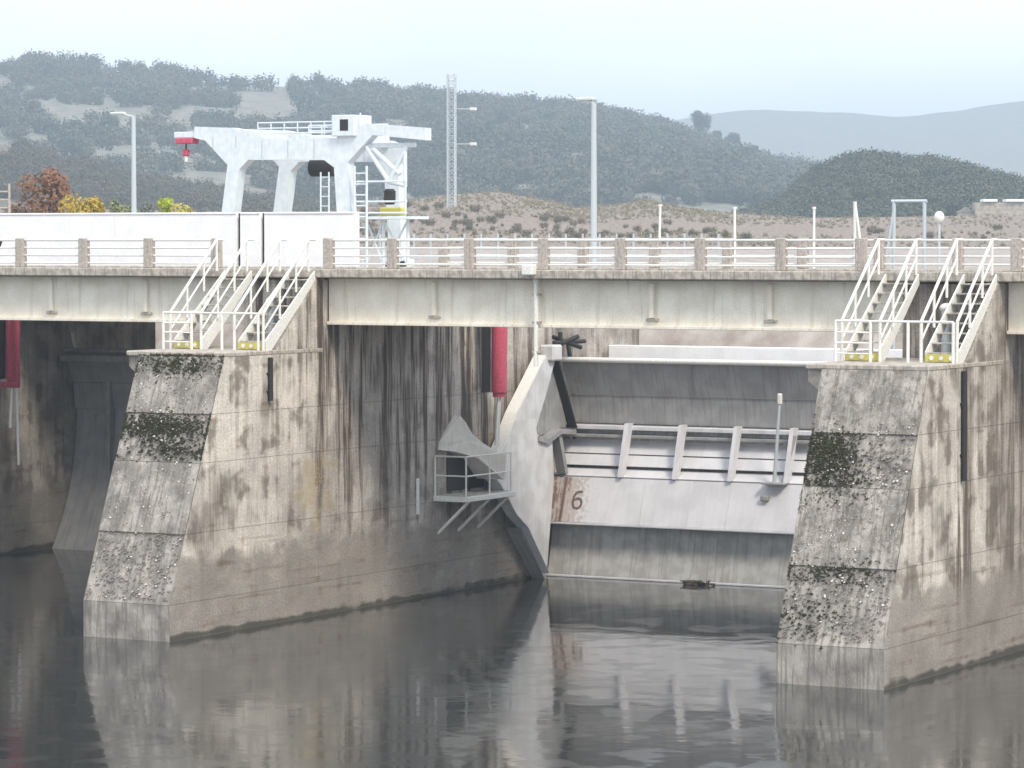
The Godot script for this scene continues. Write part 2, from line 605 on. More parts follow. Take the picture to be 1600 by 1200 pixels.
func make_land() -> void:
	var river := part("river_water", sheet(-400, 400, -22.0, 260, WATER_Y), M.water, self)
	tag(river, "", "", "", "structure")
	var bed := part("river_bed", sheet(-400, 400, -22.5, 260, -2.6), M.concrete, self)
	tag(bed, "", "", "", "structure")
	var res := part("reservoir_water", sheet(-4, 160, -46, -22.6, 6.2), M.water, self)
	tag(res, "", "", "", "structure")
	# upstream bank and plain
	var st := begin()
	var nn := FastNoiseLite.new()
	nn.seed = 3
	nn.frequency = 0.05
	var zs := [-36.5, -40.0, -43.0, -50.0, -70.0, -110.0, -200.0, -400.0, -900.0, -2200.0]
	var ys := [4.5, 7.6, 9.1, 9.3, 9.35, 9.4, 9.6, 10.0, 10.0, 10.0]
	st.set_smooth_group(0)
	for j in zs.size() - 1:
		for i in 60:
			var q := []
			for c in [[i, j], [i + 1, j], [i + 1, j + 1], [i, j + 1]]:
				var x: float = lerpf(-140.0, 100.0, c[0] / 60.0)
				if c[1] > 5: x = x * 12.0
				var yv: float = ys[c[1]]
				q.append(Vector3(x, yv + nn.get_noise_2d(x, zs[c[1]]) * 0.35, zs[c[1]]))
			for p in [q[0], q[2], q[1], q[0], q[3], q[2]]: st.add_vertex(p)
	st.generate_normals()
	var g := part("ground", st.commit(), M.gravel, self)
	tag(g, "", "", "", "structure")
	# hills, built where they stand
	var far := [Vector3(-942.8, 96.6, -1094.5), Vector3(-870.4, 89.7, -1134.3), Vector3(-798.0, 81.5, -1174.1), Vector3(-735.3, 76.0, -1208.6), Vector3(-701.5, 71.9, -1227.1), Vector3(-665.3, 68.3, -1247.0), Vector3(-641.1, 64.2, -1260.2), Vector3(-626.6, 62.5, -1268.2), Vector3(-614.5, 58.1, -1274.7), Vector3(-602.4, 53.1, -1281.2), Vector3(-590.2, 47.6, -1287.7), Vector3(-576.9, 44.3, -1294.9), Vector3(-563.6, 41.0, -1302.1), Vector3(-532.1, 30.6, -1319.1), Vector3(-483.7, 19.6, -1345.4), Vector3(-411.3, 14.1, -1385.2)]
	var right := [Vector3(-273.8, 12.4, -603.2), Vector3(-266.6, 14.5, -607.3), Vector3(-260.6, 18.0, -610.7), Vector3(-255.9, 22.5, -613.6), Vector3(-250.0, 25.6, -617.1), Vector3(-247.0, 26.4, -618.8), Vector3(-235.5, 26.0, -625.1), Vector3(-228.3, 24.0, -629.0), Vector3(-221.0, 21.6, -632.9), Vector3(-216.1, 19.1, -635.5), Vector3(-204.0, 15.5, -642.0), Vector3(-179.9, 13.5, -655.3)]
	var left := [Vector3(-544.7, 44.0, -626.1), Vector3(-501.1, 34.9, -649.8), Vector3(-486.6, 30.0, -657.6), Vector3(-472.0, 25.5, -665.5), Vector3(-454.6, 22.6, -675.0), Vector3(-440.1, 19.6, -682.9), Vector3(-425.6, 16.8, -690.8), Vector3(-414.0, 14.3, -697.1)]
	var field := [Vector3(-246.2, 14.5, -275.2), Vector3(-224.6, 14.5, -287.2), Vector3(-202.9, 14.2, -299.2), Vector3(-188.4, 13.9, -307.2), Vector3(-181.2, 15.0, -311.2), Vector3(-174.7, 16.2, -314.9), Vector3(-168.2, 16.6, -318.5), Vector3(-163.2, 15.5, -321.3), Vector3(-159.5, 14.5, -323.2), Vector3(-155.2, 14.9, -325.7), Vector3(-151.6, 15.4, -327.7), Vector3(-148.0, 14.5, -329.7), Vector3(-143.6, 13.9, -332.0), Vector3(-134.2, 13.1, -337.2), Vector3(-123.4, 13.2, -343.2), Vector3(-108.9, 13.4, -351.2), Vector3(-87.3, 13.8, -363.3)]
	var hm_far := mat(mottled(81, Color8(108, 110, 98), Color8(140, 132, 120), 0.04, 0.0), 1.0, 0.006)
	var hm_right := mat(mottled(83, Color8(78, 86, 70), Color8(96, 96, 80), 0.02, 0.0), 1.0, 0.01)
	var hm_left := mat(mottled(85, Color8(116, 98, 82), Color8(92, 88, 74), 0.03, 0.0), 1.0, 0.01)
	var hm_field := mat(mottled(87, Color8(160, 141, 132), Color8(104, 98, 86), 0.06, 0.0), 1.0, 0.05)
	for k in far.size(): far[k].y = maxf(far[k].y - (3.0 if far[k].x < -640.0 else 6.0), 11.0)
	hill("hill", far, 620.0, 8.0, hm_far, 101, 7.0)
	hill("mountain", [Vector3(-1763.2, 94.0, -2699.5), Vector3(-1551.5, 106.1, -2817.4), Vector3(-1445.7, 116.4, -2876.5), Vector3(-1393.0, 127.3, -2906.3), Vector3(-1340.1, 133.4, -2935.9), Vector3(-1287.0, 129.7, -2965.1), Vector3(-1234.0, 126.1, -2994.4), Vector3(-1181.1, 132.2, -3024.0), Vector3(-1101.9, 145.5, -3068.5), Vector3(-969.6, 151.5, -3142.1)], 900.0, 8.0, hm_far, 111, 10.0)
	hill("hill_left", left, 330.0, 8.0, hm_left, 103, 3.0)
	hill("hill_right", right, 150.0, 8.0, hm_right, 105, 2.0)
	hill("hill_field", field, 150.0, 8.5, hm_field, 107, 0.8)
	var fol := StandardMaterial3D.new()
	fol.vertex_color_use_as_albedo = true
	fol.roughness = 1.0
	fol.backlight_enabled = true
	fol.backlight = Color(0.15, 0.17, 0.08)
	var ball := leaf_ball(7, 420, 0.10, 0.85)
	var greens := [Color(0.06, 0.08, 0.055), Color(0.115, 0.12, 0.08)]
	woodland("far_wood", "hazy mixed wood covering the long main ridge", "hill", 5200, 209, Vector2(3.0, 7.0), Vector2(0.15, 1.0), ball, fol, -0.14, [Color(0.055, 0.072, 0.05), Color(0.14, 0.135, 0.095)])
	woodland("autumn_scrub", "brownish scrub over the lower slope behind the white wall", "hill_left", 1500, 203, Vector2(1.5, 3.4), Vector2(0.1, 1.0), ball, fol, -0.15, [Color(0.13, 0.095, 0.06), Color(0.08, 0.085, 0.05)])
	woodland("near_wood", "dense dark wood crowning the rounded lower hill", "hill_right", 1900, 205, Vector2(1.8, 3.4), Vector2(0.25, 1.0), ball, fol, -0.6, greens)
	woodland("field_scrub", "low scattered scrub on the pale brown fields", "hill_field", 300, 207, Vector2(0.2, 0.8), Vector2(0.2, 0.98), ball, fol, 0.02, [Color(0.21, 0.18, 0.14), Color(0.16, 0.155, 0.11)])
	woodland("field_grass", "rough dry grass tufts over the pale brown fields", "hill_field", 5000, 211, Vector2(0.10, 0.30), Vector2(0.15, 1.0), leaf_ball(9, 40, 0.3, 0.6), fol, -0.25, [Color(0.34, 0.29, 0.22), Color(0.20, 0.19, 0.12)])

# ------------------------------------------------------------------ piers
func nose_z(y: float) -> float:
	if y <= 0.95: return 0.0
	return -2.6 * (y - 0.95) / (PLATFORM_Y - 0.95)

func pier_lift(y0: float, y1: float, x0: float, x1: float, back: float, sd: int, mats: Array) -> ArrayMesh:
	var wide := x1 - x0
	var n := FastNoiseLite.new()
	n.seed = sd
	n.frequency = 1.1
	n.fractal_octaves = 4
	var front := begin()
	var nu := 20
	var nv := maxi(4, int((y1 - y0) * 9))
	var grid := []
	for j in nv + 1:
		var row := []
		for i in nu + 1:
			var y := lerpf(y0, y1, float(j) / nv)
			var x := lerpf(x0, x1, float(i) / nu)
			var z := nose_z(y)
			var edge: bool = i == 0 or i == nu or j == 0 or j == nv
			z += [0.0, -0.02, 0.03, -0.03, 0.02][sd % 5] if y > 0.96 else 0.0
			var a := 0.0 if edge else (0.05 if y > 0.95 else 0.012)
			row.append(Vector3(x, y, z + n.get_noise_2d(x * 2.0, y * 2.0) * a))
		grid.append(row)
	front.set_smooth_group(0)
	for j in nv:
		for i in nu:
			for c in [[i, j], [i + 1, j + 1], [i + 1, j], [i, j], [i, j + 1], [i + 1, j + 1]]:
				var p: Vector3 = grid[c[1]][c[0]]
				front.set_uv(Vector2((p.x - x0) / wide, 1.0 - p.y / 8.0))
				front.add_vertex(p)
	front.generate_normals()
	front.set_material(mats[1])
	var mesh := front.commit()
	var side := begin()
	var uvf = func(p: Vector3) -> Vector2: return Vector2(-p.z / 28.0, 1.0 - p.y / 9.6)
	var pts := [Vector3(x1, y0, nose_z(y0)), Vector3(x1, y0, back), Vector3(x1, y1, back), Vector3(x1, y1, nose_z(y1))]
	if y0 < 0.95 and y1 > 0.95: pts.append(Vector3(x1, 0.95, 0.0))
	var uvs := []
	for p in pts: uvs.append(uvf.call(p))
	face(side, pts, uvs)
	var lp := []
	for p in pts: lp.append(Vector3(x0, p.y, p.z))
	lp.reverse()
	uvs.reverse()
	face(side, lp, uvs)
	for y in [y0, y1]:
		var q := [Vector3(x0, y, nose_z(y)), Vector3(x1, y, nose_z(y)), Vector3(x1, y, back), Vector3(x0, y, back)]
		if y == y0: q.reverse()
		face(side, q)
	face(side, [Vector3(x1, y0, back), Vector3(x0, y0, back), Vector3(x0, y1, back), Vector3(x1, y1, back)])
	side.set_material(mats[0])
	side.commit(mesh)
	return mesh

func scatter(called: String, parent: Node, mesh: Mesh, m: Material, xf: Array) -> void:
	var mm := MultiMesh.new()
	mm.transform_format = MultiMesh.TRANSFORM_3D
	mm.mesh = mesh
	mm.instance_count = xf.size()
	for k in xf.size(): mm.set_instance_transform(k, xf[k])
	var o := MultiMeshInstance3D.new()
	o.name = called
	o.multimesh = mm
	o.material_override = m
	parent.add_child(o, true)
	o.set_meta("kind", "stuff")

func stone_mesh(sd: int) -> Mesh:
	var r := RandomNumberGenerator.new()
	r.seed = sd
	var s := SphereMesh.new()
	s.radial_segments = 7
	s.rings = 4
	s.radius = 1.0
	s.height = 1.5
	return s

func make_pier(called: String, label: String, x0: float, x1: float, mats: Array, sd: int, moss_bands: Array) -> Node3D:
	var p := thing(called, label, "pier", Vector3(x0, 0, 0), 0.0, "concrete spillway piers")
	var w := x1 - x0
	var back := -27.0
	var ys := [-2.6, 0.95, 2.75, 4.58, 5.85, PLATFORM_Y]
	for k in ys.size() - 1:
		part("lift", pier_lift(ys[k] + 0.005, ys[k + 1] - 0.005, 0, w, back, sd + k, mats), null, p)
	# core behind the joints, set back
	part("joint_core", extrude(PackedVector2Array([Vector2(-0.05, -2.5), Vector2(-0.05, 0.95), Vector2(-2.62, 7.30), Vector2(-26.95, 7.30), Vector2(-26.95, -2.5)]), 0, 0.04, w - 0.04), M.concrete, p)
	# upper body that carries the bridge
	var top := begin()
	var zf := -7.62
	var pts := [Vector3(w, 7.345, zf), Vector3(w, 7.345, back), Vector3(w, 9.36, back), Vector3(w, 9.36, zf)]
	var uvs := []
	for q in pts: uvs.append(Vector2(-q.z / 28.0, 1.0 - q.y / 9.6))
	face(top, pts, uvs)
	var lp := []
	for q in pts: lp.append(Vector3(0, q.y, q.z))
	lp.reverse(); uvs.reverse()
	face(top, lp, uvs)
	face(top, [Vector3(0, 7.345, zf), Vector3(w, 7.345, zf), Vector3(w, 9.36, zf), Vector3(0, 9.36, zf)], [Vector2(0.3, 0.2), Vector2(0.4, 0.2), Vector2(0.4, 0.0), Vector2(0.3, 0.0)])
	face(top, [Vector3(0, 9.36, zf), Vector3(w, 9.36, zf), Vector3(w, 9.36, back), Vector3(0, 9.36, back)])
	face(top, [Vector3(w, 7.345, back), Vector3(0, 7.345, back), Vector3(0, 9.36, back), Vector3(w, 9.36, back)])
	part("upper_wall", top.commit(), mats[0], p)
	# sloping flank wall beside the stairs
	var flank := extrude(PackedVector2Array([Vector2(-4.95, 7.34), Vector2(-7.25, 9.40), Vector2(-7.615, 9.40), Vector2(-7.615, 7.34)]), 0, w - 0.32, w - 0.004, Vector2(-1.0 / 28.0, -1.0 / 9.6))
	part("stair_flank_wall", flank, mats[0], p)
	# platform slab on top of the nose, overhanging on one side
	part("platform_slab", cbox(Vector3(w + 0.47, 0.14, 4.9), 0.03), M.kerb, p, at3(Vector3(w / 2.0 - 0.225, PLATFORM_Y + 0.055, -5.08)))
	part("corbel", extrude(PackedVector2Array([Vector2(-0.44, 7.33), Vector2(-0.44, 7.05), Vector2(-0.03, 6.72), Vector2(-0.03, 7.33)]), 2, -6.9, -2.75), M.concrete, p)
	# stones and moss on the rough nose
	var r := RandomNumberGenerator.new()
	r.seed = sd * 13 + 5
	var white := []
	var grey := []
	var tufts := []
	var cl := FastNoiseLite.new()
	cl.seed = sd
	cl.frequency = 0.9
	while white.size() < 130 or grey.size() < 1500:
		var y := r.randf_range(1.05, 7.25)
		var x := r.randf_range(0.06, w - 0.06)
		var q := Vector3(x, y, nose_z(y) + 0.012)
		var d := cl.get_noise_2d(x, y)
		var big := r.randf_range(0.014, 0.034)
		var b := Basis.from_euler(Vector3(r.randf() * TAU, r.randf() * TAU, r.randf() * TAU)).scaled(Vector3(big, big * r.randf_range(0.6, 1.0), big * r.randf_range(0.8, 1.4)))
		if y > 6.1 and mats[1] == M.nose_b: continue
		if grey.size() < 1500: grey.append(Transform3D(b, q))
		if d > 0.05 and white.size() < 130 and r.randf() < 0.35: white.append(Transform3D(b.scaled(Vector3.ONE * 1.15), q + Vector3(r.randf_range(-0.03, 0.03), 0, 0)))
	for band in moss_bands:
		for k in int(band[4]):
			var y := clampf(r.randfn(band[1], band[3]), 0.5, 7.38)
			var x := clampf(r.randfn(band[0], band[2]), 0.03, w - 0.03)
			var s := r.randf_range(0.02, 0.06)
			tufts.append(Transform3D(Basis.from_euler(Vector3(r.randf() * TAU, r.randf() * TAU, 0)).scaled(Vector3.ONE * s), Vector3(x, y, nose_z(y) + 0.01)))
	scatter("white_stones", p, stone_mesh(1), M.pebble_white, white)
	scatter("grey_stones", p, stone_mesh(2), M.pebble_grey, grey)
	if tufts.size() > 0: scatter("moss", p, leaf_ball(77, 26, 0.4), M.moss, tufts)
	return p

func stairs(x0: float, x1: float, label: String) -> void:
	# one steel flight from the platform up to the bridge deck
	var t := thing("stair_flight", label, "stairs", Vector3(x0, PLATFORM_Y + 0.125, -4.75), 0.0, "stair flights from the piers to the bridge")
	var w := x1 - x0
	var n := 9
	var rise := (DECK_Y - PLATFORM_Y - 0.125) / n
	var run := 2.5 / (n - 1)
	for k in n - 1:
		box("tread", Vector3(w / 2.0, rise * (k + 1) - 0.02, -run * (k + 0.5)), Vector3(w - 0.10, 0.04, run + 0.02), M.kerb, t, 0.008)
	for s in [0.025, w - 0.025]:
		part("stringer", extrude(PackedVector2Array([Vector2(0.05, 0.0), Vector2(0.05, 0.26), Vector2(-2.5, 0.02 + rise * 9), Vector2(-2.5, rise * 9 - 0.26), Vector2(-0.25, 0.0)]), 0, s - 0.02, s + 0.02), M.white_paint, t)
	var toe := box("toe_plate", Vector3(w / 2.0, 0.11, 0.085), Vector3(w - 0.06, 0.19, 0.02), M.yellow, t, 0.006)
	for k in 3:
		tube("stud", Vector3((k - 1) * w * 0.28, 0.0, 0.008), Vector3((k - 1) * w * 0.28, 0.0, 0.03), 0.055, M.white_paint, toe)

func stair_rail(x: float, label: String) -> void:
	var t := thing("stair_railing", label, "railing", Vector3(x, PLATFORM_Y + 0.125, -4.6), 0.0, "white stair railings on the piers")
	var r := 0.034
	tube("post", Vector3(0, 0, 0), Vector3(0, 1.0, 0), 0.042, M.white_paint, t)
	tube("handrail", Vector3(0, 1.0, 0), Vector3(0, 3.0, -2.3), r + 0.006, M.white_paint, t)
	tube("knee_rail", Vector3(0, 0.52, 0), Vector3(0, 2.52, -2.3), r - 0.008, M.white_paint, t)
	for k in [0.36, 0.72, 1.0]:
		var z: float = -2.3 * k
		var y: float = 2.0 * k
		tube("post", Vector3(0, y + 0.12, z), Vector3(0, y + 1.0, z), r, M.white_paint, t)
	path_tube("top_return", [Vector3(0, 3.0, -2.3), Vector3(0, 3.0, -2.62)], r, M.white_paint, t)

func platform_rail(x0: float, x1: float, label: String) -> void:
	var t := thing("platform_railing", label, "railing", Vector3(x0, PLATFORM_Y + 0.125, -4.35), 0.0, "guard rails along the pier platforms")
	var w := x1 - x0
	for y in [1.0, 0.72, 0.46, 0.2]:
		tube("rail", Vector3(0, y, 0), Vector3(w if y == 1.0 else w * 0.3, y, 0), 0.03 if y == 1.0 else 0.02, M.white_paint, t)
		tube("side_rail", Vector3(0, y, 0), Vector3(0, y, -2.3), 0.022, M.white_paint, t)
	for x in [0.0, w * 0.3, w * 0.62, w]:
		tube("post", Vector3(x, 0, 0), Vector3(x, 1.0, 0), 0.04, M.white_paint, t)
	tube("post", Vector3(0, 0, -1.15), Vector3(0, 1.0, -1.15), 0.03, M.white_paint, t)
	tube("post", Vector3(0, 0, -2.3), Vector3(0, 1.0, -2.3), 0.03, M.white_paint, t)

func pier_fittings(x0: float, x1: float, which: String, pipe_to: float) -> void:
	stairs(x0 - 0.32, x0 + 0.62, "narrow stair flight beside the overhanging edge of %s" % which)
	stairs(x1 - 0.95, x1 - 0.04, "narrow stair flight beside the sloping flank wall of %s" % which)
	stair_rail(x0 - 0.36, "white pipe stair railing over the overhanging edge of %s" % which)
	stair_rail(x0 + 0.66, "white pipe stair railing on the inner side of the edge flight of %s" % which)
	stair_rail(x1 - 1.0, "white pipe stair railing on the inner side of the flank flight of %s" % which)
	stair_rail(x1 - 0.06, "white pipe stair railing above the flank wall of %s" % which)
	platform_rail(x0 - 0.42, x1 - 0.06, "white pipe guard rail at the foot of the stairs on %s" % which)
	var d := thing("drain_pipe", "short black drain pipe down the side of %s" % which, "pipe", Vector3(x1 + 0.075, pipe_to, -4.75), 0.0, "black drain pipes on the piers")
	tube("pipe", Vector3(0, 0, 0), Vector3(0, 7.28 - pipe_to, 0), 0.07, M.steel_dark, d)
	for k in 2:
		box("clip", Vector3(-0.035, (7.1 - pipe_to) * (0.25 + 0.5 * k), 0), Vector3(0.08, 0.05, 0.2), M.steel_dark, d, 0.006)
	var v := thing("vent_pipe", "grey vent pipe with white domed cap between the stairs of %s" % which, "vent pipe", Vector3(x1 - 1.25, 7.47, -6.9), 0.0, "capped vent pipes on the piers")
	tube("pipe", Vector3.ZERO, Vector3(0, 1.25, 0), 0.14, M.galv, v)
	var dome := SphereMesh.new()
	dome.radius = 0.19
	dome.height = 0.24
	part("cap", dome, M.white_paint, v, at3(Vector3(0, 1.3, 0)))

# ------------------------------------------------------------------ bridge
func make_bridge(spans: Array) -> void:
	var b := thing("road_bridge", "cream girder bridge crossing all the piers", "bridge", Vector3(0, 0, 0))
	part("deck_slab", cbox(Vector3(100, 0.20, 6.4), 0.03), M.deck, b, at3(Vector3(-5, 9.51, -10.6)))
	for z in [-7.38, -13.82]:
		part("kerb", cbox(Vector3(100, 0.25, 0.34), 0.03), M.kerb, b, at3(Vector3(-5, 9.545, z)))
	for s in spans:
		var L: float = s[1] - s[0]
		var cx: float = (s[0] + s[1]) / 2.0
		for z in [BRIDGE_Z, -10.6, -13.3]:
			var g := part("girder", cbox(Vector3(L, 1.21, 0.30), 0.01), M.girder, b, at3(Vector3(cx, 8.795, z - 0.15)))
			box("bottom_flange", Vector3(0, -0.645, 0), Vector3(L, 0.09, 0.52), M.girder, g, 0.012)
			if z == BRIDGE_Z:
				for x in s[2]:
					var lx: float = x - cx
					var st := box("stiffener", Vector3(lx, 0.06, 0.205), Vector3(0.13, 0.92, 0.11), M.girder, g, 0.01)
					st.set_meta("label", "upright web stiffener with bolted foot")
					box("stiffener_foot", Vector3(lx, -0.44, 0.19), Vector3(0.36, 0.07, 0.09), M.kerb, g, 0.01)
	# cross beams under the deck
	for s in spans:
		for k in 4:
			var x: float = lerpf(s[0], s[1], (k + 0.5) / 4.0)
			box("cross_beam", Vector3(x, 9.1, -10.7), Vector3(0.25, 0.55, 5.0), M.girder, b)

func bridge_rail(z: float, label: String, posts: Array, rails: bool) -> void:
	var t := thing("bridge_railing", label, "railing", Vector3(0, 9.67, z), 0.0, "railings along the bridge")
	for x in posts:
		box("post", Vector3(x, 0.425, 0), Vector3(0.27, 0.85, 0.24), M.post, t, 0.02)
	for i in posts.size() - 1:
		var a: float = posts[i] + 0.136
		var c: float = posts[i + 1] - 0.136
		if c - a > 3.2: continue
		for y in [0.79, 0.57, 0.35, 0.13]:
			tube("rail", Vector3(a, y, 0), Vector3(c, y, 0), 0.035 if y > 0.7 else 0.028, M.white_paint, t)

# ------------------------------------------------------------------ radial gates
func arc_z(y: float) -> float:
	return -14.2 - sqrt(64.0 - (y - 4.6) * (y - 4.6))

func strip(prof: Array, x0: float, x1: float, thick: Vector2) -> Mesh:
	# plate along x that follows a (z, y) profile; thick is added to the profile for the back
	var poly := PackedVector2Array()
	for p in prof: poly.append(p)
	for i in range(prof.size() - 1, -1, -1): poly.append(prof[i] + thick)
	return extrude(poly, 0, x0, x1)

func make_gate(called: String, label: String, x0: float, x1: float, hero: bool) -> void:
	var g := thing(called, label, "sluice gate", Vector3(x0, 0, 0), 0.0, "radial sluice gates")
	var L := x1 - x0
	var e := 0.06
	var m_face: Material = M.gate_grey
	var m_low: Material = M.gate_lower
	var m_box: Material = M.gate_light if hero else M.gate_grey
	# upper flap: two plates, slightly overhanging, with a lip on top
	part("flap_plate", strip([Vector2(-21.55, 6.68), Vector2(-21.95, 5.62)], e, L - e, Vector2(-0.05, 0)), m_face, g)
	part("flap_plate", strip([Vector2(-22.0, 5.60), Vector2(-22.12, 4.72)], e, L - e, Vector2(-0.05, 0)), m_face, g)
	tube("crest_lip", Vector3(e, 6.72, -21.5), Vector3(L - e, 6.72, -21.5), 0.085, M.white_paint if hero else m_face, g)  # numbered gate has its lip white to carry the light on that edge
	# back skin, the convex side towards the reservoir
	var back := []
	for k in 15:
		var y := lerpf(6.7, -0.8, k / 14.0)
		back.append(Vector2(arc_z(y) - 0.25, y))
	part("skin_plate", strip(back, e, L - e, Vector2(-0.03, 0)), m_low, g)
	if not hero:
		var inner := []
		for k in 15:
			var y := lerpf(6.2, -0.5, k / 14.0)
			inner.append(Vector2(arc_z(y), y))
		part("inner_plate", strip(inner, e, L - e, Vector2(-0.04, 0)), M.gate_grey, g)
		for y in [6.45]:
			box("beam", Vector3(L / 2.0, y, -21.6), Vector3(L - 2 * e, 0.22, 0.7), m_face, g)
		for k in 6:
			box("rib", Vector3(1.6 + k * 2.8, 3.4, -22.0), Vector3(0.16, 4.6, 0.3), m_face, g)
		return
	# horizontal hinge beams
	box("beam", Vector3(L / 2.0, 4.62, -21.75), Vector3(L - 2 * e, 0.13, 0.55), m_box, g)
	box("beam", Vector3(L / 2.0, 4.36, -21.7), Vector3(L - 2 * e, 0.10, 0.62), m_face, g)
	# stepped deck plates between hinge and box girder
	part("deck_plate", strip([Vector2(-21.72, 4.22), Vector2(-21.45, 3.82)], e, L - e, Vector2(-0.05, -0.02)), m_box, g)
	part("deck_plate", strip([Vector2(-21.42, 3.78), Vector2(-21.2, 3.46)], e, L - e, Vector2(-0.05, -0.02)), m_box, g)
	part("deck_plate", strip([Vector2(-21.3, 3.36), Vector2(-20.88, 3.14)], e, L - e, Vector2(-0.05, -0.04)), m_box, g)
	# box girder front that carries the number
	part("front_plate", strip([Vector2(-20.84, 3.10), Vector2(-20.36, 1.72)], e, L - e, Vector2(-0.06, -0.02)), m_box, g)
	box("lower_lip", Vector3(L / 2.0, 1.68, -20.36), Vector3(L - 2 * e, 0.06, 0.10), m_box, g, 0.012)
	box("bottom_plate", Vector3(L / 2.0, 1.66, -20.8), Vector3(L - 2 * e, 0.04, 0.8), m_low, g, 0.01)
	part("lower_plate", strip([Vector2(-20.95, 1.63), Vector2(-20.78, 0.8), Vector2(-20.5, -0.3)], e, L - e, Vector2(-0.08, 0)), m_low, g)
	box("sill_lip", Vector3(L / 2.0, 0.035, -20.44), Vector3(L - 2 * e, 0.07, 0.08), m_box, g)
	# ribs
	var k := 0
	var x := 2.5
	while x < L - 0.5:
		part("rib", extrude(PackedVector2Array([Vector2(-21.55, 4.78), Vector2(-21.2, 4.78), Vector2(-20.72, 3.14), Vector2(-21.0, 3.14)]), 0, x - 0.065, x + 0.065), M.gate_light, g)
		x += 1.87
		k += 1
	# weld seams and edge strips between the plates
	var sx := 3.4
	while sx < L - 1.0:
		part("weld_seam", strip([Vector2(-20.835, 3.09), Vector2(-20.355, 1.73)], sx - 0.02, sx + 0.02, Vector2(0.012, 0.004)), M.gate_light, g)
		part("weld_seam", strip([Vector2(-20.945, 1.6), Vector2(-20.775, 0.8), Vector2(-20.53, -0.2)], sx + 0.6, sx + 0.64, Vector2(0.012, 0)), M.gate_lower, g)
		part("weld_seam", strip([Vector2(-21.55, 6.6), Vector2(-21.94, 5.62)], sx + 1.1, sx + 1.14, Vector2(0.012, 0)), M.gate_grey, g)
		sx += 2.9
	# end fittings seen beside the pier
	var rs := begin()
	face(rs, [Vector3(0.075, 1.73, -20.349), Vector3(1.85, 1.73, -20.349), Vector3(1.85, 3.09, -20.822), Vector3(0.075, 3.09, -20.822)], [Vector2(0, 1), Vector2(1, 1), Vector2(1, 0), Vector2(0, 0)])
	var rusty := part("rusty_end_sheet", rs.commit(), M.rusty_patch, g)
	rusty.set_meta("label", "rust-stained end of the number panel")
	var tm := TextMesh.new()
	var sf := SystemFont.new()
	sf.font_names = PackedStringArray(["Droid Sans"])
	tm.font = sf
	tm.text = "6"
	tm.font_size = 64
	tm.pixel_size = 0.0128
	tm.depth = 0.006
	var slope := atan2(0.48, 1.38)
	var num := part("number", tm, M.letter, g, at3(Vector3(1.12, 2.40, -20.56), Vector3(-slope, 0, 0)))
	num.set_meta("label", "dark brown painted number 6")
	# pale fan-shaped arm plate running back to the trunnion
	var arm_poly := PackedVector2Array([Vector2(-19.15, 6.91), Vector2(-20.1, 6.80), Vector2(-19.55, 5.8), Vector2(-18.86, 4.72), Vector2(-18.92, 4.5), Vector2(-19.36, 4.36), Vector2(-19.9, 4.3), Vector2(-20.0, 3.1), Vector2(-19.8, 1.86), Vector2(-19.55, 0.35), Vector2(-19.35, 0.3), Vector2(-18.05, 1.79), Vector2(-17.33, 2.23), Vector2(-16.33, 3.2), Vector2(-16.05, 3.38), Vector2(-16.0, 3.7), Vector2(-16.3, 4.1), Vector2(-16.65, 4.4), Vector2(-17.33, 5.24)])
	var arm := part("arm_plate", extrude(arm_poly, 0, 0.52, 0.60), M.arm, g)
	# flanges round the arm plate
	var rim := [Vector2(-16.02, 3.75), Vector2(-16.65, 4.42), Vector2(-17.33, 5.25), Vector2(-19.15, 6.93)]
	for i in rim.size() - 1:
		part("flange", strip([rim[i], rim[i + 1]], 0.36, 0.76, Vector2(-0.03, -0.05)), M.white_paint, arm)
	var low := [Vector2(-16.03, 3.36), Vector2(-16.33, 3.18), Vector2(-17.33, 2.2), Vector2(-18.05, 1.76), Vector2(-19.4, 0.25)]
	for i in low.size() - 1:
		part("flange", strip([low[i], low[i + 1]], 0.36, 0.76, Vector2(-0.02, -0.05)), M.arm, arm)
	part("flange", strip([Vector2(-18.05, 1.70), Vector2(-20.5, -0.75)], 0.05, 0.5, Vector2(0.14, -0.02)), M.gate_grey, arm)
	# dark end shield of the flap
	part("flap_end_plate", extrude(PackedVector2Array([Vector2(-20.12, 6.84), Vector2(-18.84, 4.72), Vector2(-18.9, 4.5), Vector2(-19.4, 4.42), Vector2(-20.5, 4.55), Vector2(-21.3, 4.7), Vector2(-20.5, 6.3)]), 0, 0.30, 0.36), M.gate_grey, g)
	part("flap_end_rim", strip([Vector2(-20.12, 6.86), Vector2(-20.6, 6.0), Vector2(-21.4, 4.6)], 0.28, 0.64, Vector2(-0.09, -0.02)), M.steel_dark, g)
	part("hinge_strut", strip([Vector2(-18.95, 4.46), Vector2(-19.5, 4.34), Vector2(-20.35, 4.62), Vector2(-21.3, 4.55)], 0.3, 0.7, Vector2(0, -0.16)), M.gate_grey, g)
	part("hinge_strut", strip([Vector2(-20.3, 4.5), Vector2(-20.75, 3.2)], 0.3, 0.6, Vector2(-0.2, 0)), M.gate_grey, g)
	tube("trunnion_pin", Vector3(0.05, 3.62, -16.15), Vector3(0.66, 3.62, -16.15), 0.2, M.steel_dark, g)
	# hoist lug above the arm
	for a in [[Vector3(0.3, 7.1, -20.3), Vector3(0.7, 7.45, -21.4)], [Vector3(0.3, 7.45, -20.5), Vector3(0.7, 7.1, -21.6)], [Vector3(0.5, 7.28, -20.2), Vector3(0.5, 7.28, -22.2)], [Vector3(0.5, 6.8, -20.6), Vector3(0.5, 7.6, -20.6)]]:
		tube("linkage", a[0], a[1], 0.07, M.steel_dark, g)
	part("lug", cbox(Vector3(0.5, 0.5, 0.6), 0.05), M.arm, g, at3(Vector3(0.55, 6.98, -19.9)))
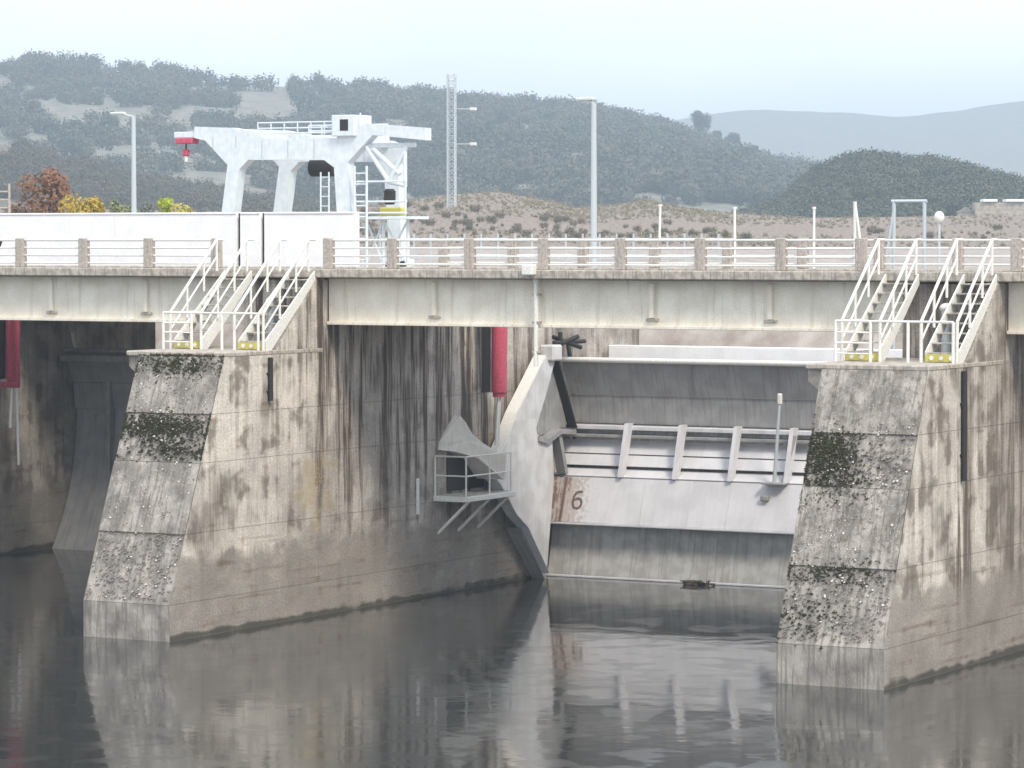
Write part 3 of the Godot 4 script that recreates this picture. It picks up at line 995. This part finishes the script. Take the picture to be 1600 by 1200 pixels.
	# gauge pole standing on the box girder and a small fitting
	var gp := tube("gauge_pole", Vector3(7.8, 3.1, -20.62), Vector3(7.92, 5.5, -20.72), 0.06, M.galv, g, 0.045)
	gp.set_meta("label", "thin upright gauge pole with a small head")
	box("pole_head", Vector3(7.93, 5.68, -20.73), Vector3(0.13, 0.34, 0.13), M.white_paint, gp, 0.03)
	box("pole_foot", Vector3(7.8, 3.13, -20.66), Vector3(0.75, 0.06, 0.36), M.gate_grey, gp, 0.01)
	tube("pole_brace", Vector3(8.0, 3.1, -20.8), Vector3(8.22, 4.55, -21.2), 0.05, M.gate_grey, gp)
	box("sensor_box", Vector3(7.5, 2.68, -20.60), Vector3(0.26, 0.16, 0.16), M.gate_grey, g, 0.02)

func cylinder(x: float, z: float, label: String, framed := false) -> void:
	var t := thing("hydraulic_cylinder", label, "cylinder", Vector3(x, 0, z), 0.0, "red hydraulic cylinders of the gates")
	tube("barrel", Vector3(0, 5.9, 0), Vector3(0, 8.9, -0.05), 0.235, M.red, t, -1, 20)
	tube("end_cap", Vector3(0, 5.76, 0), Vector3(0, 5.9, 0), 0.19, M.red, t, -1, 20)
	tube("rod", Vector3(-0.02, 4.3, 0.1), Vector3(0, 5.78, 0), 0.075, M.rod, t)
	if framed:
		for s in [-0.42, 0.42]:
			box("frame_post", Vector3(s, 7.0, 0.3), Vector3(0.16, 2.5, 0.16), M.red, t, 0.03)
		box("frame_sill", Vector3(0, 5.72, 0.3), Vector3(1.0, 0.18, 0.16), M.red, t, 0.03)
		tube("guide_pole", Vector3(0.46, 3.1, 0.3), Vector3(0.40, 5.7, 0.3), 0.05, M.white_paint, t)
	part("dark_plate", cbox(Vector3(0.05, 2.4, 0.5), 0.01), M.steel_dark, t, at3(Vector3(-0.36, 7.1, 0.14)))  # plain dark plate along the wall side of the barrel
	box("bracket", Vector3(-0.5, 8.6, 0), Vector3(0.6, 0.3, 0.4), M.steel_dark, t)

func trunnion_platform(x: float) -> void:
	var o := [Vector3(0.01, 4.28, -13.9), Vector3(0.03, 4.5, -13.95), Vector3(0.12, 4.95, -14.45), Vector3(0.22, 5.25, -14.85), Vector3(0.30, 5.05, -15.02), Vector3(0.42, 4.7, -15.22), Vector3(0.58, 4.42, -15.55), Vector3(0.82, 4.15, -16.0), Vector3(0.98, 3.98, -16.3), Vector3(0.98, 3.30, -16.15), Vector3(0.80, 3.60, -15.75), Vector3(0.55, 3.98, -15.3), Vector3(0.25, 4.20, -14.5)]
	var bs := begin()
	var mid := Vector3(0.34, 4.5, -14.98)
	for k in o.size():
		var a: Vector3 = o[k]
		var b: Vector3 = o[(k + 1) % o.size()]
		face(bs, [mid, b, a])
		var aw := Vector3(-0.02, a.y, a.z)
		var bw := Vector3(-0.02, b.y, b.z)
		face(bs, [a, b, bw, aw])
		face(bs, [aw, bw, Vector3(-0.02, 4.45, -14.98)])
	var c := part("trunnion_bracket", bs.commit(), M.pale_concrete, self, at3(Vector3(x, 0, 0)))
	tag(c, "beak-shaped pale trunnion bracket jutting from the stained pier wall", "bracket")
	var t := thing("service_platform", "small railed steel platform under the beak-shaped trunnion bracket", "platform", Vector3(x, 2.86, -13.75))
	for k in 6:
		box("floor_plank", Vector3(0.10 + k * 0.18, 0.05, -1.35), Vector3(0.17, 0.06, 2.9), M.kerb, t, 0.008)
	box("edge_beam", Vector3(1.12, 0.0, -1.35), Vector3(0.06, 0.16, 2.94), M.white_paint, t)
	box("edge_beam", Vector3(0.56, 0.0, 0.13), Vector3(1.10, 0.16, 0.06), M.white_paint, t)
	for p in [Vector3(0.05, 0, 0.1), Vector3(1.1, 0, 0.1), Vector3(1.1, 0, -1.3), Vector3(1.1, 0, -2.6)]:
		tube("post", p + Vector3(0, 0.05, 0), p + Vector3(0, 1.25, 0), 0.028, M.white_paint, t)
	for y in [1.25, 0.68]:
		tube("rail", Vector3(0.05, y, 0.1), Vector3(1.1, y, 0.1), 0.024, M.white_paint, t)
		tube("rail", Vector3(1.1, y, 0.1), Vector3(1.1, y, -2.7), 0.024, M.white_paint, t)
	box("shade_panel", Vector3(0.02, 0.66, -1.75), Vector3(0.05, 1.0, 2.2), M.steel_dark, t, 0.01)  # dark panel added for the shadow and stain under the bracket
	for z in [-0.15, -1.35, -2.5]:
		tube("brace", Vector3(1.08, -0.05, z), Vector3(0.0, -1.05, z), 0.05, M.white_paint, t)

# ------------------------------------------------------------------ crest: white wall, crane, masts
func make_crest() -> void:
	var c := thing("crest_deck", "concrete crest deck carrying the white wall and gantry crane, extended to shade the plain gate", "deck", Vector3(-33, 9.2, -25))
	part("slab", cbox(Vector3(59.2, 0.5, 18.5), 0.03), M.concrete, c, at3(Vector3(0, 0, -1.75)))  # slab drawn forward, out of view, to shade the plain gate
	part("wall_beam", cbox(Vector3(59.2, 0.5, 0.9), 0.03), M.concrete, c, at3(Vector3(0, 0, 10.0)))
	for x in [-10.0, 3.0, 26.0]:
		part("support_wall", cbox(Vector3(1.6, 12.0, 8.0), 0.03), M.concrete, c, at3(Vector3(x, -6.0, -7.0)))
	var w := thing("parapet_wall", "blank white wall on the crest behind the bridge", "wall", Vector3(-33, 9.45, -15.0))
	var cuts := []
	var px := -62.0
	while px < -12.0:
		cuts.append([px, px + 4.512])
		px += 4.52
	cuts.append([px, -7.72])
	cuts.append([-7.58, -6.84])
	cuts.append([-6.70, -3.46])
	for s in cuts:
		var L: float = s[1] - s[0]
		box("wall_panel", Vector3((s[0] + s[1]) / 2.0 + 33.0, 0.9, 0), Vector3(L, 1.80, 0.3), M.white_wall, w, 0.01)
		box("coping", Vector3((s[0] + s[1]) / 2.0 + 33.0, 1.833, 0), Vector3(L - 0.01, 0.06, 0.36), M.white_wall, w, 0.012)
	for x in [-7.65, -6.77]:
		box("joint_strip", Vector3(x + 33.0, 0.92, -0.06), Vector3(0.137, 1.84, 0.14), M.steel_dark, w, 0.004)
	var tm := TextMesh.new()
	var sf := SystemFont.new()
	sf.font_names = PackedStringArray(["Droid Sans"])
	sf.font_weight = 700
	tm.font = sf
	tm.text = "7"
	tm.font_size = 64
	tm.pixel_size = 0.0095
	tm.depth = 0.01
	var num := part("number", tm, M.black_letter, w, at3(Vector3(-16.82 + 33.0, 0.78, 0.156)))
	num.set_meta("label", "black painted number 7")
	# white beam across the reservoir side of the open bay
	var b := part("stoplog_beam", cbox(Vector3(17.3, 0.56, 0.5), 0.02), M.white_wall, self, at3(Vector3(8.675, 6.80, -25.0)))
	tag(b, "long white beam spanning the bay just above the gate crest", "beam")

func lattice(called: String, a: Vector3, b: Vector3, w: float, n: int, r: float, m: Material, parent: Node) -> void:
	var st := begin()
	var d := (b - a).normalized()
	var u := d.cross(Vector3(0.3, 0.1, 0.9)).normalized()
	var v := d.cross(u)
	var c := []
	for q in [[-1, -1], [1, -1], [1, 1], [-1, 1]]: c.append(u * q[0] * w / 2 + v * q[1] * w / 2)
	for k in 4: tube_into(st, a + c[k], b + c[k], r, -1, 6)
	for i in n:
		var p := a.lerp(b, float(i) / n)
		var q := a.lerp(b, float(i + 1) / n)
		for k in 4:
			var k2 := (k + 1) % 4
			tube_into(st, p + c[k], q + c[k2], r * 0.55, -1, 5)
			tube_into(st, p + c[k], p + c[k2], r * 0.55, -1, 5)
	part(called, st.commit(), m, parent)

func make_crane() -> void:
	var org := Vector3(-15, 9.45, -30)
	var t := thing("gantry_crane", "white portal gantry crane with Y-shaped legs on the dam crest", "crane", org)
	var outline := [Vector2(-19.40, 14.54), Vector2(-17.77, 14.47), Vector2(-16.54, 14.25), Vector2(-16.32, 14.06), Vector2(-13.37, 14.04), Vector2(-12.18, 14.54), Vector2(-9.76, 14.35), Vector2(-9.76, 13.92), Vector2(-11.89, 14.13), Vector2(-12.92, 13.18), Vector2(-12.89, 13.00), Vector2(-12.72, 9.74), Vector2(-13.25, 9.74), Vector2(-13.48, 13.01), Vector2(-13.90, 13.28), Vector2(-17.09, 13.32), Vector2(-17.47, 12.98), Vector2(-17.95, 9.74), Vector2(-18.5, 9.74), Vector2(-17.97, 13.14), Vector2(-18.93, 14.03), Vector2(-19.40, 14.13)]
	var poly := PackedVector2Array()
	for p in outline: poly.append(p - Vector2(org.x, org.y))
	var fm := extrude(poly, 2, -0.22, 0.22)
	var poly2 := PackedVector2Array()
	for k in outline.size():
		if k in [5, 6, 7, 8]: continue
		poly2.append(outline[k] - Vector2(org.x, org.y))
		if k == 4: poly2.append(Vector2(-12.7, 13.85) - Vector2(org.x, org.y))
	var fm2 := extrude(poly2, 2, -0.22, 0.22)
	for z in [0.0, -3.4]:
		var f := part("portal_frame", fm if z == 0.0 else fm2, M.crane, t, at3(Vector3(0, 0, z)))
		# welded stiffener strips on the plate girders
		for x in [-3.6, -2.6, -1.5, -0.4, 0.7]:
			box("web_strip", Vector3(x, 4.23 if x > -2.0 else 4.5, 0.225), Vector3(0.05, 0.66 if x > -2.0 else 0.4, 0.012), M.galv, f, 0.003)
		for x in [-3.22, 2.0]:
			box("bogie", Vector3(x, 0.16, 0), Vector3(1.1, 0.3, 0.5), M.crane, f, 0.04)
			for s in [-0.35, 0.35]:
				tube("wheel", Vector3(x + s, 0.12, -0.3), Vector3(x + s, 0.12, 0.3), 0.14, M.steel_dark, f)
	for x in [-4.1, -2.7, 0.0, 1.6]:
		box("cross_girder", Vector3(x, 4.55 if absf(x) < 2.0 else 4.8, -1.7), Vector3(0.35, 0.36, 2.95), M.crane, t)
	# catwalk railing on the bridge girder
	var rl := Node3D.new()
	rl.name = "catwalk_railing"
	t.add_child(rl, true)
	for y in [5.18, 4.98, 4.80]:
		tube("rail", Vector3(-1.75, y, 0.1), Vector3(1.6, y, 0.1), 0.028, M.crane, rl)
		tube("rail", Vector3(-1.75, y, -3.3), Vector3(1.6, y, -3.3), 0.028, M.crane, rl)
	for k in 7:
		for z in [0.1, -3.3]:
			tube("post", Vector3(-1.75 + k * 0.56, 4.6, z), Vector3(-1.75 + k * 0.56, 5.18, z), 0.026, M.crane, rl)
	# machine house
	var h := box("machine_house", Vector3(2.0, 5.02, -0.2), Vector3(0.95, 0.75, 1.2), M.crane, t, 0.03)
	box("window", Vector3(0.05, 0.02, 0.60), Vector3(0.34, 0.40, 0.02), M.steel_dark, h, 0.005)
	tube("aerial", Vector3(0.6, -0.3, 0.4), Vector3(0.6, 0.45, 0.4), 0.03, M.crane, h)
	# left trolley with red hook block
	box("cantilever_tip", Vector3(-4.87, 4.80, 0.0), Vector3(0.94, 0.22, 0.30), M.crane, t, 0.02)
	var tl := box("hook_trolley", Vector3(-4.86, 4.58, 0), Vector3(0.72, 0.2, 0.5), M.red, t, 0.03)
	tube("rope", Vector3(-0.05, -0.35, 0), Vector3(-0.05, -0.05, 0), 0.03, M.steel_dark, tl)
	var hb := box("hook_block", Vector3(-0.05, -0.42, 0), Vector3(0.26, 0.26, 0.2), M.red, tl, 0.05)
	tube("hook", Vector3(0, -0.32, 0), Vector3(0, -0.12, 0), 0.06, M.white_paint, hb)
	# right hand hoist, hanger truss and ladder tower
	var ht := Node3D.new()
	ht.name = "hoist_tower"
	t.add_child(ht, true)
	box("hoist_beam", Vector3(3.6, 4.32, -0.2), Vector3(1.9, 0.16, 0.4), M.crane, ht, 0.02)
	for a in [[Vector3(2.7, 4.3, 0), Vector3(3.6, 3.1, 0)], [Vector3(4.4, 4.3, 0), Vector3(3.7, 3.1, 0)], [Vector3(3.0, 4.2, 0), Vector3(4.1, 3.3, 0)], [Vector3(4.3, 4.2, 0), Vector3(4.3, 2.9, 0)], [Vector3(3.6, 3.05, 0), Vector3(4.35, 2.9, 0)]]:
		tube("strut", a[0], a[1], 0.08, M.crane, ht)
	for x in [2.45, 2.95]:
		tube("ladder_stile", Vector3(x, 0.0, 0.35), Vector3(x, 3.6, 0.35), 0.045, M.crane, ht)
	for k in 9:
		tube("rung", Vector3(2.45, 0.3 + k * 0.38, 0.35), Vector3(2.95, 0.3 + k * 0.38, 0.35), 0.028, M.crane, ht)
	for y in [3.05, 2.35, 1.95]:
		tube("platform_rail", Vector3(2.45, y, 0.3), Vector3(4.55, y, 0.3), 0.036, M.crane, ht)
	tube("platform_post", Vector3(4.5, 1.9, 0.3), Vector3(4.5, 3.1, 0.3), 0.04, M.crane, ht)
	box("tower_floor", Vector3(3.6, 1.78, -0.3), Vector3(2.3, 0.10, 1.2), M.crane, ht, 0.01)
	box("motor", Vector3(3.62, 2.52, -0.1), Vector3(0.34, 0.55, 0.4), M.steel_dark, ht, 0.08)
	box("gear_case", Vector3(3.75, 2.0, -0.1), Vector3(0.85, 0.30, 0.5), M.yellow, ht, 0.05)
	for x in [2.6, 3.3, 4.3]:
		tube("tower_leg", Vector3(x, 0.0, -0.2), Vector3(x, 1.75, -0.2), 0.06, M.crane, ht)
	for a in [[2.6, 3.3], [3.3, 4.3]]:
		tube("tower_brace", Vector3(a[0], 0.1, -0.2), Vector3(a[1], 1.7, -0.2), 0.04, M.crane, ht)
		tube("tower_brace", Vector3(a[1], 0.1, -0.2), Vector3(a[0], 1.7, -0.2), 0.04, M.crane, ht)
	# ladder on the inner side of the right leg
	var ld := Node3D.new()
	ld.name = "leg_ladder"
	t.add_child(ld, true)
	for x in [1.02, 1.36]:
		tube("stile", Vector3(x, 0.3, 0.3), Vector3(x, 3.4, 0.3), 0.03, M.crane, ld)
	for k in 9:
		tube("rung", Vector3(1.02, 0.5 + k * 0.34, 0.3), Vector3(1.36, 0.5 + k * 0.34, 0.3), 0.02, M.crane, ld)
	# dark hoist drum between the frames
	tube("hoist_drum", Vector3(-0.9, 3.62, -2.2), Vector3(0.1, 3.62, -2.2), 0.34, M.steel_dark, t)

func lamp_post(base: Vector3, h: float, label: String, arm: float) -> void:
	var t := thing("lamp_post", label, "lamp post", base, 0.0, "lamp posts behind the bridge")
	tube("pole", Vector3.ZERO, Vector3(0, h, 0), 0.13, M.galv, t, 0.09)
	tube("base_sleeve", Vector3.ZERO, Vector3(0, 0.9, 0), 0.19, M.galv, t)
	tube("arm", Vector3(0, h - 0.02, 0), Vector3(arm, h + 0.12, 0.0), 0.05, M.galv, t)
	box("lamp_head", Vector3(arm * 1.35, h + 0.15, 0), Vector3(0.7, 0.12, 0.28), M.lamp_head, t, 0.04)
	box("fuse_box", Vector3(0.0, 1.05, 0.2), Vector3(0.28, 0.3, 0.14), M.steel_dark, t, 0.02)

func make_masts() -> void:
	lamp_post(Vector3(-35.4, 9.3, -48.7), 6.45, "tall pale lamp post behind the white wall", -0.6)
	lamp_post(Vector3(-6.4, 8.0, -36.0), 7.35, "tall pale lamp post behind the bridge railing", -0.25)
	var m := thing("lattice_mast", "faint grey lattice mast with two side arms on the hazy slope", "mast", Vector3(-148.6, 8.9, -272.2))
	lattice("tower", Vector3(0, 0, 0), Vector3(0, 20.5, 0), 0.85, 26, 0.07, M.galv, m)
	for y in [12.45, 16.45]:
		var a := tube("arm", Vector3(0.4, y, 0), Vector3(2.3, y, -1.2), 0.05, M.galv, m)
		box("arm_lamp", Vector3(2.2, y, -1.15), Vector3(0.75, 0.35, 0.4), M.white_paint, a, 0.05)
	for p in [[-16.25, -47.7, 1.25, "short"], [-11.1, -50.6, 2.6, "leaning"], [-8.45, -52.1, 2.5, "straight"], [-5.64, -53.6, 2.5, "upright"]]:
		var q := thing("marker_pole", {"short": "short thin white pole on the bank by the picket fence", "leaning": "slightly leaning thin white pole on the bank behind the bridge railing", "straight": "thin white pole on the bank between the leaning pole and another", "upright": "thin white pole on the bank beside the braced post"}[p[3]], "pole", Vector3(p[0], 9.2, p[1]), 0.0, "thin poles on the bank")
		tube("shaft", Vector3.ZERO, Vector3(0.06 if p[3] == "leaning" else 0.0, p[2], 0), 0.05, M.white_paint, q)
		tube("cap", Vector3(0.06 if p[3] == "leaning" else 0.0, p[2], 0), Vector3(0.06 if p[3] == "leaning" else 0.0, p[2] + 0.08, 0), 0.08, M.white_paint, q)
	# low fence on the bank
	var f := thing("bank_fence", "pale picket fence along the bank near the lattice mast", "fence", Vector3(-22.0, 9.2, -47.0))
	for k in 22:
		box("picket", Vector3(k * 0.62, 0.75, -0.3 * k), Vector3(0.07, 1.5, 0.05), M.galv, f, 0.01)
	for y in [0.5, 1.3]:
		tube("rail", Vector3(0, y, 0), Vector3(21 * 0.62, y, -0.3 * 21), 0.03, M.galv, f)
	# braced post and portal frame near the right pier
	var b := thing("braced_post", "white post with one slanting brace behind the bridge", "post", Vector3(3.75, 9.0, -36.0))
	tube("post", Vector3.ZERO, Vector3(0, 2.78, 0), 0.06, M.white_paint, b)
	tube("brace", Vector3(0.42, 0, 0), Vector3(0, 2.7, 0), 0.05, M.white_paint, b)
	var g := thing("goal_frame", "white goal-shaped steel frame behind the stairs", "frame", Vector3(8.05, 6.0, -29.2))
	for x in [0.0, 1.05]:
		tube("upright", Vector3(x, 0, 0), Vector3(x, 5.7, 0), 0.06, M.galv, g)
	tube("crossbar", Vector3(-0.08, 5.7, 0), Vector3(1.13, 5.7, 0), 0.06, M.galv, g)
	tube("brace", Vector3(-0.25, 3.6, 0.1), Vector3(0, 5.5, 0), 0.04, M.galv, g)
	box("foot_pad", Vector3(0.5, 0.05, 0), Vector3(1.8, 0.3, 0.8), M.concrete, g)
	var l := thing("globe_lamp", "white globe lamp on a short stem behind the stair rails", "lamp", Vector3(2.53, 9.2, -46.7))
	tube("stem", Vector3.ZERO, Vector3(0, 1.95, 0), 0.05, M.galv, l)
	var s := SphereMesh.new()
	s.radius = 0.19
	s.height = 0.46
	part("globe", s, M.white_paint, l, at3(Vector3(0, 2.1, 0)))
	var e := thing("end_frame", "pale tubular ladder frame at the end of the white wall", "frame", Vector3(-28.4, 9.45, -29.8))
	for x in [0.0, 0.68]:
		tube("upright", Vector3(x, 0, 0), Vector3(x, 3.1, 0), 0.045, M.post, e)
	for y in [2.2, 2.5, 2.8]:
		tube("bar", Vector3(-0.4, y, 0), Vector3(0.7, y, 0), 0.035, M.post, e)
	var h := thing("long_shed", "long low shed with white roof at the foot of the wooded hill", "shed", Vector3(-166.0, 14.2, -491.0), deg_to_rad(29.0))
	box("wall", Vector3(0, 1.2, 0), Vector3(9.0, 2.6, 4.0), M.concrete, h, 0.03)
	for sx in [-1.35, 1.6]:
		box("roof_sheet", Vector3(sx * 1.45, 2.85, 0.3), Vector3(3.2 if sx > 0 else 2.4, 0.45, 4.6), M.white_wall, h, 0.05)
	var hu := thing("brick_hut", "small pale hut beside the long shed", "hut", Vector3(-171.5, 13.2, -489.0), deg_to_rad(29.0))
	box("wall", Vector3(0, 0.9, 0), Vector3(2.6, 1.8, 3.0), M.concrete, hu, 0.03)
	part("roof", extrude(PackedVector2Array([Vector2(-1.5, 1.8), Vector2(1.5, 1.8), Vector2(0, 2.7)]), 2, -1.7, 1.7), M.deck, hu)
	# rain downpipe on the bridge
	var d := thing("downpipe", "white downpipe hanging down the bridge girder", "pipe", Vector3(6.77, 7.05, -7.53))
	tube("pipe", Vector3(0, 0, 0), Vector3(0, 2.3, 0), 0.065, M.white_paint, d)
	path_tube("elbow", [Vector3(0, 2.28, 0), Vector3(0, 2.52, 0.1), Vector3(0, 2.62, 0.36)], 0.075, M.white_paint, d)
	box("hopper", Vector3(0, 2.62, 0.40), Vector3(0.34, 0.30, 0.26), M.white_paint, d, 0.03)
	for y in [0.4, 1.2, 1.95]:
		box("clamp", Vector3(0.0, y, -0.05), Vector3(0.2, 0.07, 0.2), M.kerb, d, 0.01)

# ------------------------------------------------------------------ trees and bushes
func bush(called: String, label: String, at: Vector3, size: Vector3, col: Color, count: int, leaf: float, sd: int, group := "") -> void:
	var t := thing(called, label, "tree" if called.ends_with("tree") else "bush", at, sd * 1.7, group)
	var r := RandomNumberGenerator.new()
	r.seed = sd
	var st := begin()
	tube_into(st, Vector3.ZERO, Vector3(0, size.y * 0.5, 0), size.x * 0.05, size.x * 0.03, 7)
	for k in 6:
		var a := r.randf() * TAU
		tube_into(st, Vector3(0, size.y * r.randf_range(0.2, 0.5), 0), Vector3(cos(a) * size.x * 0.3, size.y * r.randf_range(0.6, 0.85), sin(a) * size.z * 0.3), size.x * 0.025, size.x * 0.008, 5)
	part("trunk", st.commit(), M.bark, t)
	var fm := plain(col.linear_to_srgb(), 1.0)
	fm.backlight_enabled = true
	fm.backlight = col * 1.2
	var half := size.x / 2.0
	var balls := maxi(1, int(round(size.y / size.x)))
	var lift := size.y - half * 0.9
	for k in balls:
		part("crown", leaf_ball(sd + k * 50, count / balls, leaf / size.x * 1.6), fm, t, Transform3D(Basis().scaled(Vector3(half, half, size.z / 2.0)), Vector3(0, lift - k * half * 1.1, 0)))

func make_plants() -> void:
	bush("autumn_tree", "rust-brown autumn tree behind the white wall", Vector3(-62.7, 9.3, -79.3), Vector3(3.4, 5.4, 3.4), Color(0.22, 0.12, 0.07), 2600, 0.16, 11)
	bush("autumn_tree", "duller brown bare-looking tree next to the rust-brown one", Vector3(-65.3, 9.3, -80.5), Vector3(3.2, 3.8, 3.0), Color(0.17, 0.115, 0.075), 1600, 0.14, 12)
	bush("yellow_bush", "wide yellow bush rising above the white wall", Vector3(-49.4, 9.3, -64.2), Vector3(2.6, 3.5, 2.2), Color(0.42, 0.33, 0.06), 2400, 0.12, 13, "yellow bushes behind the white wall")
	bush("green_bush", "pale grey-green bush beside the wide yellow bush", Vector3(-47.4, 9.3, -64.9), Vector3(1.8, 3.1, 1.6), Color(0.22, 0.24, 0.13), 1800, 0.12, 14)
	bush("grey_bush", "low grey bush at the lamp post foot", Vector3(-43.7, 9.3, -61.2), Vector3(1.4, 2.9, 1.4), Color(0.16, 0.17, 0.15), 1500, 0.1, 15)
	bush("lime_bush", "small round lime-green bush above the white wall", Vector3(-42.8, 9.3, -61.7), Vector3(1.1, 3.15, 1.1), Color(0.42, 0.47, 0.06), 1500, 0.09, 16)
	bush("yellow_bush", "low pale yellow bush beside the lime-green one", Vector3(-41.9, 9.3, -62.2), Vector3(1.9, 3.0, 1.7), Color(0.46, 0.42, 0.12), 1800, 0.1, 17, "yellow bushes behind the white wall")
	for a in [[Vector3(-604.0, 48.5, -1275.0), 11.5, "tallest round tree standing on the skyline of the main ridge", 31, 17.0], [Vector3(-592.0, 43.5, -1282.0), 9.0, "smaller tree on the ridge shoulder below the tallest one", 32, 13.0], [Vector3(-585.0, 41.0, -1286.0), 9.5, "low tree beside the smaller ridge tree", 33, 11.0], [Vector3(-598.0, 46.5, -1279.0), 6.5, "little tree between the two bigger ridge trees", 34, 11.0]]:
		bush("ridge_tree", a[2], a[0], Vector3(a[1], a[4], a[1]), Color(0.05, 0.065, 0.045), 1800, 0.5, a[3], "trees on the skyline")

func make_small() -> void:
	# floating clump of debris against the gate
	var t := thing("debris_clump", "dark clump of driftwood floating against the gate", "driftwood", Vector3(5.55, 0.0, -20.15))
	rng.seed = 99
	for k in 20:
		var a := Vector3(rng.randf_range(-0.4, 0.4), rng.randf_range(0.0, 0.10), rng.randf_range(-0.15, 0.15))
		var d := Vector3(rng.randf_range(-0.22, 0.22), rng.randf_range(-0.03, 0.05), rng.randf_range(-0.12, 0.12))
		tube("stick", a - d, a + d, rng.randf_range(0.04, 0.08), M.timber, t, 0.012, 6)
	# white gauge strip on the pier wall
	var s := part("gauge_strip", cbox(Vector3(0.03, 1.05, 0.16), 0.006), M.white_paint, self, at3(Vector3(0.017, 2.98, -12.7)))
	tag(s, "white upright gauge strip on the stained pier wall near the railed platform", "gauge")
	# side seal guides on the walls
	for a in [[-19.2, "curved pale seal guide on the wall beside the plain gate"], [0.0, "curved dark seal guide on the wall beside the numbered gate"]]:
		var prof := []
		for k in 15:
			var y := lerpf(7.3, -0.4, k / 14.0)
			prof.append(Vector2(arc_z(y) - 0.3, y))
		var g := part("seal_guide", strip(prof, a[0] - 0.01, a[0] + 0.07, Vector2(0.16, 0)), M.galv if a[0] < -1 else M.steel_dark, self)
		tag(g, a[1], "seal guide", "gate seal guides")
	var o := part("orange_marker", cbox(Vector3(0.03, 0.16, 0.9), 0.006), M.orange, self, at3(Vector3(-19.183, 4.05, -17.0)))
	tag(o, "small orange marker plate on the wall below the red cylinder", "marker")

func _ready() -> void:
	make_view()
	make_materials()
	make_land()
	var za := make_pier("pier", "streaked concrete pier beside the plain gate and the framed red cylinder", -21.95, -19.2, [M.wall_b, M.nose_a], 300, [])
	make_pier("pier", "concrete pier with pale cream side and moss band across its grey sloping nose", -2.75, 0.0, [M.wall_a, M.nose_a], 310, [[1.3, 7.15, 0.7, 0.16, 900], [1.2, 5.5, 0.8, 0.16, 900], [1.8, 4.9, 0.6, 0.15, 250]])
	make_pier("pier", "concrete pier with dark moss clumps and white specks over its sloping nose", 17.35, 20.1, [M.wall_b, M.nose_b], 320, [[0.5, 5.35, 0.4, 0.3, 900], [0.7, 4.5, 0.6, 0.3, 350], [1.2, 2.65, 0.7, 0.16, 260], [0.7, 1.6, 0.5, 0.3, 120]])
	make_bridge([[-40.0, -22.0, [-26.0, -31.0]], [-19.15, -2.8, [-13.0, -9.48, -6.12]], [0.03, 17.32, [3.47, 10.15, 13.59]], [20.13, 44.0, [24.0, 28.0]]])
	bridge_rail(-7.42, "concrete post railing along the downstream edge of the bridge", [-33.2, -30.9, -28.6, -26.3, -24.0, -21.7, -19.4, -17.1, -14.8, -12.55, -10.32, -8.06, -5.77, -3.46, 0.28, 2.35, 4.79, 7.07, 9.39, 11.74, 14.05, 16.29, 20.5, 22.8, 25.1, 27.4], true)
	bridge_rail(-13.78, "concrete post railing along the upstream edge of the bridge", [0.28, 2.6, 4.9, 7.2, 9.5, 11.8, 14.1, 16.4, 18.7, 21.0, 23.3, 25.6], true)
	make_crest()
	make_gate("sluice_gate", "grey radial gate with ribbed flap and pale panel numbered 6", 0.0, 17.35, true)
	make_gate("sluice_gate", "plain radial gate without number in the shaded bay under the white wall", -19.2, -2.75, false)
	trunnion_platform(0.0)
	cylinder(0.72, -16.3, "red hydraulic cylinder above the pale arm of the numbered gate")
	cylinder(-18.15, -17.3, "red framed hydraulic cylinder at the unnumbered gate", true)
	pier_fittings(-2.75, 0.0, "the cream-sided pier", 6.1)
	pier_fittings(17.35, 20.1, "the moss-clumped pier", 4.6)
	make_crane()
	make_masts()
	make_plants()
	make_small()
